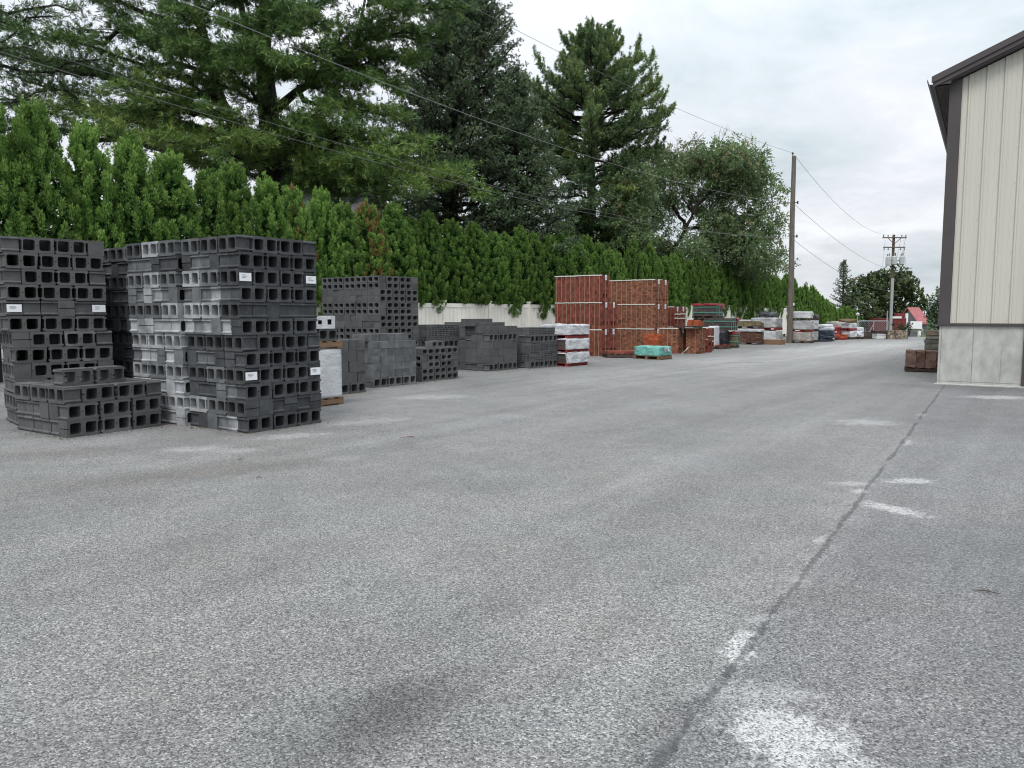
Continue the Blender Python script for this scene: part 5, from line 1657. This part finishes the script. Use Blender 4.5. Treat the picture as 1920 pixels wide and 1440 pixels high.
# ------------------------------------------------------------------ broadleaf trees
def clump_leaves(acc, rg, c, rad, n, ll, lw, droop, tone, spread=.10, squash=.8, strand=0):
    """leaves in small sprays through an uneven clump"""
    ns = max(6, n // 14)
    u = unit(rg.normal(0, 1, (ns, 3))) * (rg.uniform(.15, 1.0, (ns, 1)) ** .45) * rad * np.array([1, 1, squash])
    u *= (1 + .28 * np.sin(u[:, :1] * 3.1 / rad + rg.uniform(0, 6)) * np.cos(u[:, 2:] * 2.7 / rad + rg.uniform(0, 6)))
    base = np.array(c) + u
    out = unit(u + 1e-6)
    k = 14
    B = np.repeat(base, k, 0); O = np.repeat(out, k, 0)
    m = len(B)
    if strand:
        dr = unit(np.repeat(unit(out * .6 + rg.normal(0, .5, (ns, 3)) + np.array([0, 0, -droop])), k, 0))
        s = np.tile(np.linspace(0, 1, k), ns)[:, None]
        B = B + dr * s * strand + rg.normal(0, .05, (m, 3))
        Dv = unit(dr * .6 + rg.normal(0, .6, (m, 3)))
    else:
        B = B + rg.normal(0, spread * rad + .04, (m, 3))
        Dv = unit(O * .5 + rg.normal(0, .6, (m, 3)) + np.array([0, 0, -droop]))
    tn = np.repeat(tone(ns), k) + rg.normal(0, .05, m)
    acc.add(B, Dv, ll * rg.uniform(.7, 1.3, m), lw * rg.uniform(.7, 1.3, m), tn)


def limb(mbt, rg, pts, r0, r1, n=6):
    pts = [np.array(p) for p in pts]
    out = []
    for a, b_ in zip(pts[:-1], pts[1:]):
        for t in (0, .33, .66): out.append(a + (b_ - a) * t + rg.normal(0, .03, 3) * np.linalg.norm(b_ - a) * (t > 0))
    out.append(pts[-1])
    rs = np.linspace(r0, r1, len(out))
    mbt.tube([Vector(p) for p in out], list(rs), n, cap=False)


rg = np.random.default_rng(9)
LY = 46.0
lo = empty("locust_tree", (at_depth(1262, 587, LY).x, LY, 0), 0, "broad locust tree with brownish seed pods and bare twigs on top", "locust tree")
org = Vector(lo.location); loc5 = lambda px, py, dy=0.0: np.array(at_depth(px, py, LY + dy) - org)
acc = Acc(); mbt = MB()
limb(mbt, rg, [loc5(1262, 610), loc5(1262, 520), loc5(1255, 480)], .34, .26, 10)
LIMBS = [((1255, 480), (1215, 440), (1180, 415), (1175, 370)), ((1255, 480), (1285, 430), (1300, 400), (1292, 360), (1300, 300)), ((1285, 430), (1268, 395), (1252, 370), (1240, 320)), ((1215, 440), (1225, 405), (1222, 370), (1205, 325)),
         ((1285, 430), (1340, 420), (1400, 400), (1440, 380)), ((1300, 400), (1330, 360), (1345, 310), (1335, 285)), ((1330, 360), (1385, 345), (1415, 320)), ((1262, 500), (1330, 470), (1400, 455), (1450, 450)), ((1300, 400), (1290, 385), (1278, 368)), ((1262, 490), (1300, 470), (1352, 440)), ((1345, 310), (1375, 290), (1400, 285))]
for L_ in LIMBS:
    limb(mbt, rg, [loc5(px, py, rg.uniform(-.8, .8)) for px, py in L_], .12, .035)
CL = [(1200, 318, 1.6), (1178, 350, 1.3), (1258, 305, 1.6), (1228, 300, 1.1), (1320, 300, 1.2), (1338, 280, 1.05), (1375, 290, 1.1), (1402, 300, 1.2), (1425, 335, 1.1), (1438, 368, 1.0), (1442, 405, 1.0), (1448, 440, .9), (1395, 340, 1.5), (1388, 385, 1.3), (1335, 325, 1.3), (1300, 335, 1.3),
      (1255, 345, 1.5), (1215, 365, 1.2), (1185, 395, 1.2), (1168, 425, 1.2), (1320, 372, 1.1), (1345, 415, 1.5), (1380, 440, 1.6), (1415, 455, 1.3), (1330, 455, 1.5), (1300, 475, 1.3), (1360, 480, 1.5), (1405, 485, 1.3), (1440, 478, .9), (1235, 460, .9), (1200, 470, 1.1), (1170, 465, 1.1), (1420, 415, 1.2), (1370, 330, 1.2), (1290, 300, 1.0), (1458, 490, .6), (1250, 478, 1.0), (1218, 335, 1.2), (1195, 350, 1.2), (1222, 410, .8), (1190, 440, 1.1), (1160, 390, 1.0), (1240, 400, .7), (1268, 372, .8), (1180, 330, 1.3), (1165, 440, 1.2), (1260, 430, .6)]
for (px, py, rd) in CL:
    podd = rg.uniform() < .4 or py < 310
    def tone(ns, podd=podd):
        t = np.clip(rg.normal(.5, .11, ns), .1, .8)
        if podd:
            m = rg.uniform(size=ns) < (.09 if py < 330 else .04); t[m] = rg.uniform(.87, .95, m.sum())
        return t
    for dd in range(2):
        if dd and rg.uniform() < .35: continue
        clump_leaves(acc, rg, loc5(px + rg.uniform(-8, 8), py + rg.uniform(-6, 6), rg.uniform(-2.2, 1.8) - (3.0 if px < 1215 else 0)), rd * .95, int(900 * rd * rd), .19, .075, .9, tone, strand=.5)
link("crown", acc.mesh("locust_crown", LEAF_LOCUST), lo)
print("locust", sum(len(c) for c in acc.C))
mbt.build("trunk", M["bark"], lo)
mt = None      # bare twigs at the top
def twig(p, d, L, r, depth):
    d = d / np.linalg.norm(d)
    q = p + d * L
    mt.tube([Vector(p), Vector(p + d * L * .5 + rg.normal(0, .03, 3)), Vector(q)], [r, r * .8, r * .6], 3, cap=False)
    if depth:
        for _ in range(3 if depth > 1 else 2):
            f = rg.uniform(.45, 1); twig(p + d * L * f, d + rg.normal(0, .5, 3) + np.array([0, 0, .15]), L * rg.uniform(.5, .8), r * .6, depth - 1)
for (px, py, dx) in ((1285, 300, -.35), (1275, 300, -.1), (1300, 295, .1), (1295, 300, .35), (1255, 300, -.2), (1392, 300, .3), (1400, 295, .55), (1408, 305, .5), (1180, 318, -.4), (1170, 310, .0), (1185, 305, .3), (1345, 285, .4), (1310, 290, -.3)):
    mt = MB(); twig(loc5(px, py, rg.uniform(-.8, .8)), np.array([dx, rg.normal(0, .2), 1.0]), rg.uniform(.55, .85), .022, 3); mt.build("bare_branch", M["twig"], lo)

# small bright saplings peeping over the hedge before the locust
def bush(name, label, cat, px, py, y, clumps, mat, n, ll, lw, trunk=None, tone0=.45, droop=.2, pxm=None, dd=1.0, group=None, trunk_r=.12):
    rg = np.random.default_rng(int(px * 7 + y))
    gz = ground_z(0, y)
    e = empty(name, (at_depth(px, 587, y).x, y, gz), 0, label, cat, group)
    org = Vector(e.location); L = lambda a, b_, dy=0: np.array(at_depth(a, b_, y + dy) - org)
    acc = Acc(); mbt = MB()
    k = y / FPX
    base = np.array([0, 0, -.1])
    cz = np.mean([L(c[0], c[1])[2] for c in clumps])
    hub_ = np.array([0, 0, max(.4, cz * .35)])
    limb(mbt, rg, [base, hub_], trunk_r, trunk_r * .8, 8)
    for (cx, cy, rp) in clumps:
        c = L(cx, cy, rg.uniform(-dd, dd)); rd = rp * k
        limb(mbt, rg, [hub_, (hub_ + c) / 2 + np.array([0, 0, .2]), c], trunk_r * .5, trunk_r * .12, 5)
        tone = lambda ns: np.clip(rg.normal(tone0, .17, ns), 0, 1)
        clump_leaves(acc, rg, c, rd, int(n * rd * rd) + 60, ll, lw, droop, tone, squash=.8)
    link("crown", acc.mesh(name + "_crown", mat), e); mbt.build("trunk", M["bark"], e)
    return e


bush("sapling", "small bright green sapling peeping over the hedge before the locust", "sapling", 1195, 470, 42.0, [(1195, 455, 16), (1180, 468, 14), (1208, 470, 13)], LEAF_FAR2, 260, .22, .11, tone0=.75)
bush("shrub", "yellow-green shrub glimpsed under the big pine behind the hedge", "shrub", 745, 400, 33.0, [(735, 375, 22), (765, 380, 24), (700, 385, 16), (790, 390, 20)], LEAF_FAR2, 240, .2, .1, tone0=.55)
bush("shrub", "dark understory shrub behind the hedge below the spruce", "shrub", 900, 430, 40.0, [(880, 400, 34), (930, 420, 34), (980, 430, 32), (1020, 440, 28), (840, 390, 30)], LEAF_SPRUCE, 150, .2, .1, tone0=.3, dd=2)
bush("shrub", "dark understory shrub behind the hedge below the pointed pine", "shrub", 1080, 440, 47.0, [(1060, 430, 28), (1100, 440, 28), (1140, 450, 26), (1170, 450, 24), (1060, 460, 24)], LEAF_FAR, 150, .22, .12, tone0=.35, dd=2)
# far trees
FT = "trees beyond the yard"
big_cl = [(1612, 540, 20), (1632, 528, 22), (1655, 522, 24), (1680, 520, 22), (1700, 534, 20), (1712, 552, 16), (1722, 572, 12), (1640, 550, 26), (1668, 548, 26), (1692, 560, 22), (1665, 575, 24), (1700, 585, 18), (1640, 585, 24), (1680, 600, 18), (1710, 590, 12), (1600, 556, 16), (1655, 606, 18), (1690, 518, 9), (1625, 522, 8)]
bush("maple_tree", "broad dark maple with bronzed leaf tops behind the distant pole", "maple tree", 1665, 590, 95.0, big_cl, LEAF_FAR, 230, .40, .28, tone0=.45, droop=.1, dd=2.5, group=FT, trunk_r=.35)
bush("round_tree", "olive green rounded tree at the hedge's far end before the maple", "tree", 1625, 600, 84.0, [(1610, 575, 18), (1628, 566, 16), (1640, 588, 16), (1612, 598, 20), (1636, 606, 16), (1596, 570, 15), (1600, 595, 18), (1586, 560, 12), (1590, 590, 16)], LEAF_FAR2, 330, .26, .16, tone0=.36, dd=1.2, group=FT, trunk_r=.2)
bush("dark_tree", "dark tree partly hidden behind the shed corner", "tree", 1765, 590, 64.0, [(1760, 560, 16), (1750, 578, 14), (1768, 580, 18), (1756, 600, 16), (1745, 608, 10), (1770, 610, 16), (1765, 545, 10), (1750, 625, 12), (1742, 592, 9)], LEAF_SPRUCE, 420, .22, .12, tone0=.42, group=FT, trunk_r=.2)
bush("pale_tree", "pale thin-leaved tree between the maple and the dark tree", "tree", 1734, 575, 110.0, [(1728, 565, 10), (1740, 570, 11), (1733, 556, 6), (1725, 580, 10), (1745, 585, 11), (1752, 590, 12)], LEAF_FAR2, 110, .3, .2, tone0=.8, group=FT, trunk_r=.2)
bush("bush", "dusky purple bush in front of the red brick building", "bush", 1692, 612, 66.0, [(1684, 613, 9), (1695, 611, 10), (1705, 615, 8), (1690, 618, 8)], LEAF_FAR, 240, .16, .1, tone0=.2, group=None, trunk_r=.06)
bush("bush", "small green bush beside the white porch post", "bush", 1733, 635, 63.0, [(1731, 634, 6), (1738, 632, 6)], LEAF_HEDGE, 260, .16, .1, tone0=.5, trunk_r=.05)
# thin spruce top far off
rg = np.random.default_rng(31)
ts = empty("thin_spruce", (at_depth(1580, 587, 82).x, 82, ground_z(0, 82)), 0, "thin gappy spruce top rising over the far end of the hedge", "spruce tree", FT)
org = Vector(ts.location); l6 = lambda px, py: np.array(at_depth(px, py, 82) - org)
acc = Acc(); mbt = MB()
conifer(ts, rg, [l6(1580, 640), l6(1581, 560), l6(1582, 486)], [.2, .12, .03], np.linspace(.35, .97, 22), lambda f, a: 2.3 * (1 - f) ** 1.0 + .12, acc, mbt, rise=lambda f: .15 + .3 * f, nb=4, nsub=5, sub=.4, tufts=3, needles=5, nl=.17, nw=.04, tone=.5, up=.1, start=.25, flat=.25, clump=.18, sag=-.1, side=4)
link("crown", acc.mesh("thin_spruce_crown", LEAF_SPRUCE), ts); mbt.build("trunk", M["bark"], ts)

# ================================================================== FAR BUILDINGS
# gable house glimpsed behind the hedge
hx = at_depth(560, 587, 45).x; hx2 = at_depth(712, 587, 45).x
ho = empty("house", (hx, 45, 0), 0, "grey-sided house glimpsed through the pine branches behind the hedge", "house")
W_ = hx2 - hx; eh = at_depth(600, 352, 45).z; rh = eh + 1.6
mb = MB(); mb.prism([(0, 0), (W_, 0), (W_, eh - .9), (W_ * .8, eh - .25), (0, eh - .25)], "y", 0, 9); mb.build("wall", M["grey_siding"], ho)
mb = MB(); mb.prism([(-.4, eh - .24), (W_ * .8, eh - .24), (W_ + .5, eh - 1.0), (W_ + .5, eh - .82), (W_ * .8, eh + .1), (-.4, eh + .1)], "y", -.4, 9.4); mb.build("roof", M["shingle"], ho)
for px, py in ((628, 372),):
    c = at_depth(px, py, 45) - Vector(ho.location)
    f = MB()
    for (a0, a1, b0, b1) in ((-.36, -.26, -.62, .62), (.26, .36, -.62, .62), (-.2599, .2599, .52, .62), (-.2599, .2599, -.62, -.52), (-.2599, .2599, -.03, .03)): f.box((c.x + a0, -.06, c.z + b0), (c.x + a1, -.005, c.z + b1))
    w = f.build("window", M["white_paint"], ho); f = MB(); f.box((c.x - .27, -.035, c.z - .6), (c.x + .27, -.002, c.z + .6)); f.build("pane", M["glass_dark"], w)

HY = 85.0
rx0, rx1 = at_depth(1722, 587, HY).x, at_depth(1741, 587, HY).x
rb = empty("house", (rx0, HY, -2.6), 0, "small dark house with a red metal roof and white porch", "house")
W_ = rx1 - rx0; ez = at_depth(1720, 606, HY).z + 2.6; rz = at_depth(1720, 578, HY).z + 2.6
mb = MB(); mb.box((.1, .0, 0), (W_ - .1, 4.5, ez)); mb.prism([(0, ez + .0005), (4.5, ez + .0005), (2.25, rz - .08)], "x", .1, W_ - .1); mb.build("wall", M["grey_siding"], rb)
mb = MB()
mb.prism([(-.35, ez - .12), (2.25, rz), (4.85, ez - .12), (4.85, ez - .02), (2.25, rz + .1), (-.35, ez - .02)], "x", -.1, W_ + .1)
for k in range(9):
    x = -.05 + (W_ + .1) * k / 8
    mb.prism([(-.35, ez - .02), (2.25, rz + .1), (2.25, rz + .14), (-.35, ez + .02)], "x", x, x + .05)
mb.build("roof", M["roof_red"], rb)
px0 = at_depth(1699, 587, HY - 2).x - rx0; px1 = at_depth(1727, 587, HY - 2).x - rx0
pz = at_depth(1700, 607, HY - 2.4).z + 2.6
mb = MB(); mb.prism([(-.8, pz + .25), (px1 - .25, pz - .55), (px1 + .1, pz - .62), (px1 + .1, pz - .85), (-.8, pz - .35)], "y", -2.4, -.002); mb.build("porch_roof", M["white_paint"], rb)
mb = MB(); mb.box((px1 - .32, -2.35, 0), (px1 - .1, -2.1, pz - .75)); mb.build("porch_post", M["white_paint"], rb)
mb = MB(); mb.box((px0 + .1, -2.35, 0), (px0 + .22, -2.2, pz - .5)); mb.build("porch_post", M["glass_dark"], rb)
mb = MB()
for i in range(3): mb.box((px0 + .35 + i * .42, -.05, .6), (px0 + .68 + i * .42, -.004, pz - 1.0))
mb.build("window", M["glass_dark"], rb)
bx0, bx1 = at_depth(1672, 587, 78).x, at_depth(1700, 587, 78).x
bb = empty("brick_building", (bx0, 78, -2.6), 0, "low dark red brick building with white parapet edge behind the distant pole", "brick building")
zt = at_depth(1680, 597, 78).z + 2.6
mb = MB(); mb.box((0, 0, 0), (bx1 - bx0, 5, zt)); mb.box((bx1 - bx0 - .75, .3, zt + .0005), (bx1 - bx0 - .05, 1.0, zt + .55)); mb.build("wall", M["brick_wall"], bb)
mb = MB(); mb.box((.1, -.06, zt + .001), (1.0, .4, zt + .2)); mb.build("parapet_cap", M["white_paint"], bb)
mb = MB(); mb.box((bx1 - bx0 + .01, .1, 0), (bx1 - bx0 + .22, .3, zt + .5)); mb.build("downpipe", M["white_paint"], bb)

# chain-link gate
GY = 57.0
gx0, gx1 = at_depth(1610, 587, GY).x, at_depth(1672, 587, GY).x
gt = at_depth(1640, 602, GY).z; gb = ground_z(0, GY)
ga = empty("chain_link_gate", (gx0, GY, gb), 0, "galvanised chain-link gate with a diagonal brace across the yard end", "gate")
H_ = gt - gb; Wg = gx1 - gx0
mb = MB()
for x in (0, Wg * .47, Wg * .9): mb.tube([(x, 0, 0), (x, 0, H_)], .03, 6)
mb.tube([(0, 0, H_), (Wg * .9, 0, H_)], .03, 6); mb.tube([(0, 0, .1), (Wg * .9, 0, .1)], .03, 6); mb.tube([(Wg * .2, 0, .1), (Wg * .46, 0, H_ - .25)], .02, 6)
mb.build("frame", M["galvanised"], ga)
mb = MB()
n = int(Wg * .9 / .16)
for i in range(-int(H_ / .16), n):
    x = i * .16
    for s in (1, -1):
        xa, xb = (x, x + H_) if s == 1 else (x + H_, x)
        za, zb = .1, H_
        lo_, hi_ = 0, Wg * .9
        pa, pb = Vector((xa, .01 * s, za)), Vector((xb, .01 * s, zb))
        t0, t1 = 0.0, 1.0
        dxx = pb.x - pa.x
        ta, tb = (lo_ - pa.x) / dxx, (hi_ - pa.x) / dxx
        t0, t1 = max(t0, min(ta, tb)), min(t1, max(ta, tb))
        if t1 - t0 > .05: mb.tube([pa.lerp(pb, t0), pa.lerp(pb, t1)], .004, 3, cap=False)
mb.build("mesh_panel", M["galvanised"], ga)
for x in (Wg * .93, Wg * 1.02):
    mb = MB(); mb.tube([(x, .3, 0), (x, .3, H_ + .75)], .045, 8); mb.build("post", M["galvanised"], ga)
lx = at_depth(1608, 587, 55).x
lm = empty("yard_lamp", (lx, 55, ground_z(0, 55)), 0, "small grey lamp head on a thin post above the gate corner", "lamp")
zt = at_depth(1608, 592, 55).z - ground_z(0, 55)
mb = MB(); mb.tube([(0, 0, 0), (0, 0, zt)], .035, 7); mb.build("post", M["galvanised"], lm)
mb = MB(); mb.tube([(0, 0, zt), (0, 0, zt + .03), (0.02, 0, zt + .14), (.03, 0, zt + .22)], [.05, .12, .13, .05], 10); mb.build("lamp_head", M["metal_grey"], lm)

# ================================================================== SKY AND LIGHT
SUN_EL, SUN_AZ = 58.0, 200.0      # azimuth measured from +Y towards +X
w = bpy.data.worlds.new("World"); SC.world = w; w.use_nodes = True
wt = NT.__new__(NT); wt.t = w.node_tree; wt.n = w.node_tree.nodes; wt.l = w.node_tree.links; wt.m = w
bg = wt.n["Background"]
sky = wt.add("ShaderNodeTexSky"); sky.sky_type = "NISHITA"; sky.sun_disc = False
sky.sun_elevation = R(SUN_EL); sky.sun_rotation = R(SUN_AZ)
wt.ln(sky.outputs[0], bg.inputs[0]); bg.inputs[1].default_value = 0.07
tc = wt.add("ShaderNodeTexCoord"); G = tc.outputs["Generated"]
sp_ = wt.add("ShaderNodeSeparateXYZ"); wt.ln(G, sp_.inputs[0])
zc = wt.math("MAXIMUM", sp_.outputs[2], 0.0)
den = wt.math("ADD", zc, 0.22)
cx_ = wt.math("DIVIDE", sp_.outputs[0], den); cy_ = wt.math("DIVIDE", sp_.outputs[1], den)
cb = wt.add("ShaderNodeCombineXYZ"); wt.ln(cx_, cb.inputs[0]); wt.ln(cy_, cb.inputs[1])
n1 = wt.noise(cb.outputs[0], 1.15, 6, 0.55, 0.5)
n2 = wt.noise(wt.mapping(cb.outputs[0], (1, 1, 1), (3.1, 1.7, 0)), 3.4, 5, 0.6, 0.3)
cm = wt.math("ADD", wt.math("MULTIPLY", n1, .72), wt.math("MULTIPLY", n2, .28))
ccol = wt.ramp(cm, [(0.36, (0.53, 0.60, 0.635)), (0.45, (0.64, 0.695, 0.735)), (0.54, (0.74, 0.765, 0.815)), (0.66, (0.93, 0.94, 0.97))])
# overcast: brighter overhead
lift = wt.math("MULTIPLY_ADD", wt.math("POWER", zc, 1.5), 2.1, 1.0)
bg2 = wt.add("ShaderNodeBackground"); wt.ln(ccol, bg2.inputs[0]); wt.ln(wt.math("MULTIPLY", lift, SKY_GAIN := 0.685), bg2.inputs[1])
mx = wt.add("ShaderNodeMixShader"); mx.inputs[0].default_value = 0.93
wt.ln(bg.outputs[0], mx.inputs[1]); wt.ln(bg2.outputs[0], mx.inputs[2])
wt.ln(mx.outputs[0], wt.n["World Output"].inputs[0])
sd = bpy.data.lights.new("sun", "SUN"); sd.energy = 1.3; sd.angle = R(20); sd.color = (1.0, 0.97, 0.93)
so = bpy.data.objects.new("sun", sd); COL.objects.link(so)
dv = Vector((math.sin(R(SUN_AZ)) * math.cos(R(SUN_EL)), math.cos(R(SUN_AZ)) * math.cos(R(SUN_EL)), math.sin(R(SUN_EL))))
so.rotation_euler = dv.to_track_quat("Z", "Y").to_euler()
SC.view_settings.view_transform = "Standard"
SC.view_settings.look = "None"
SC.view_settings.exposure = 0.6
SC.view_settings.gamma = 1.0
SC.view_settings.use_curve_mapping = False
SC.cycles.max_bounces = 8
SC.cycles.diffuse_bounces = 4
SC.cycles.filter_width = 1.1
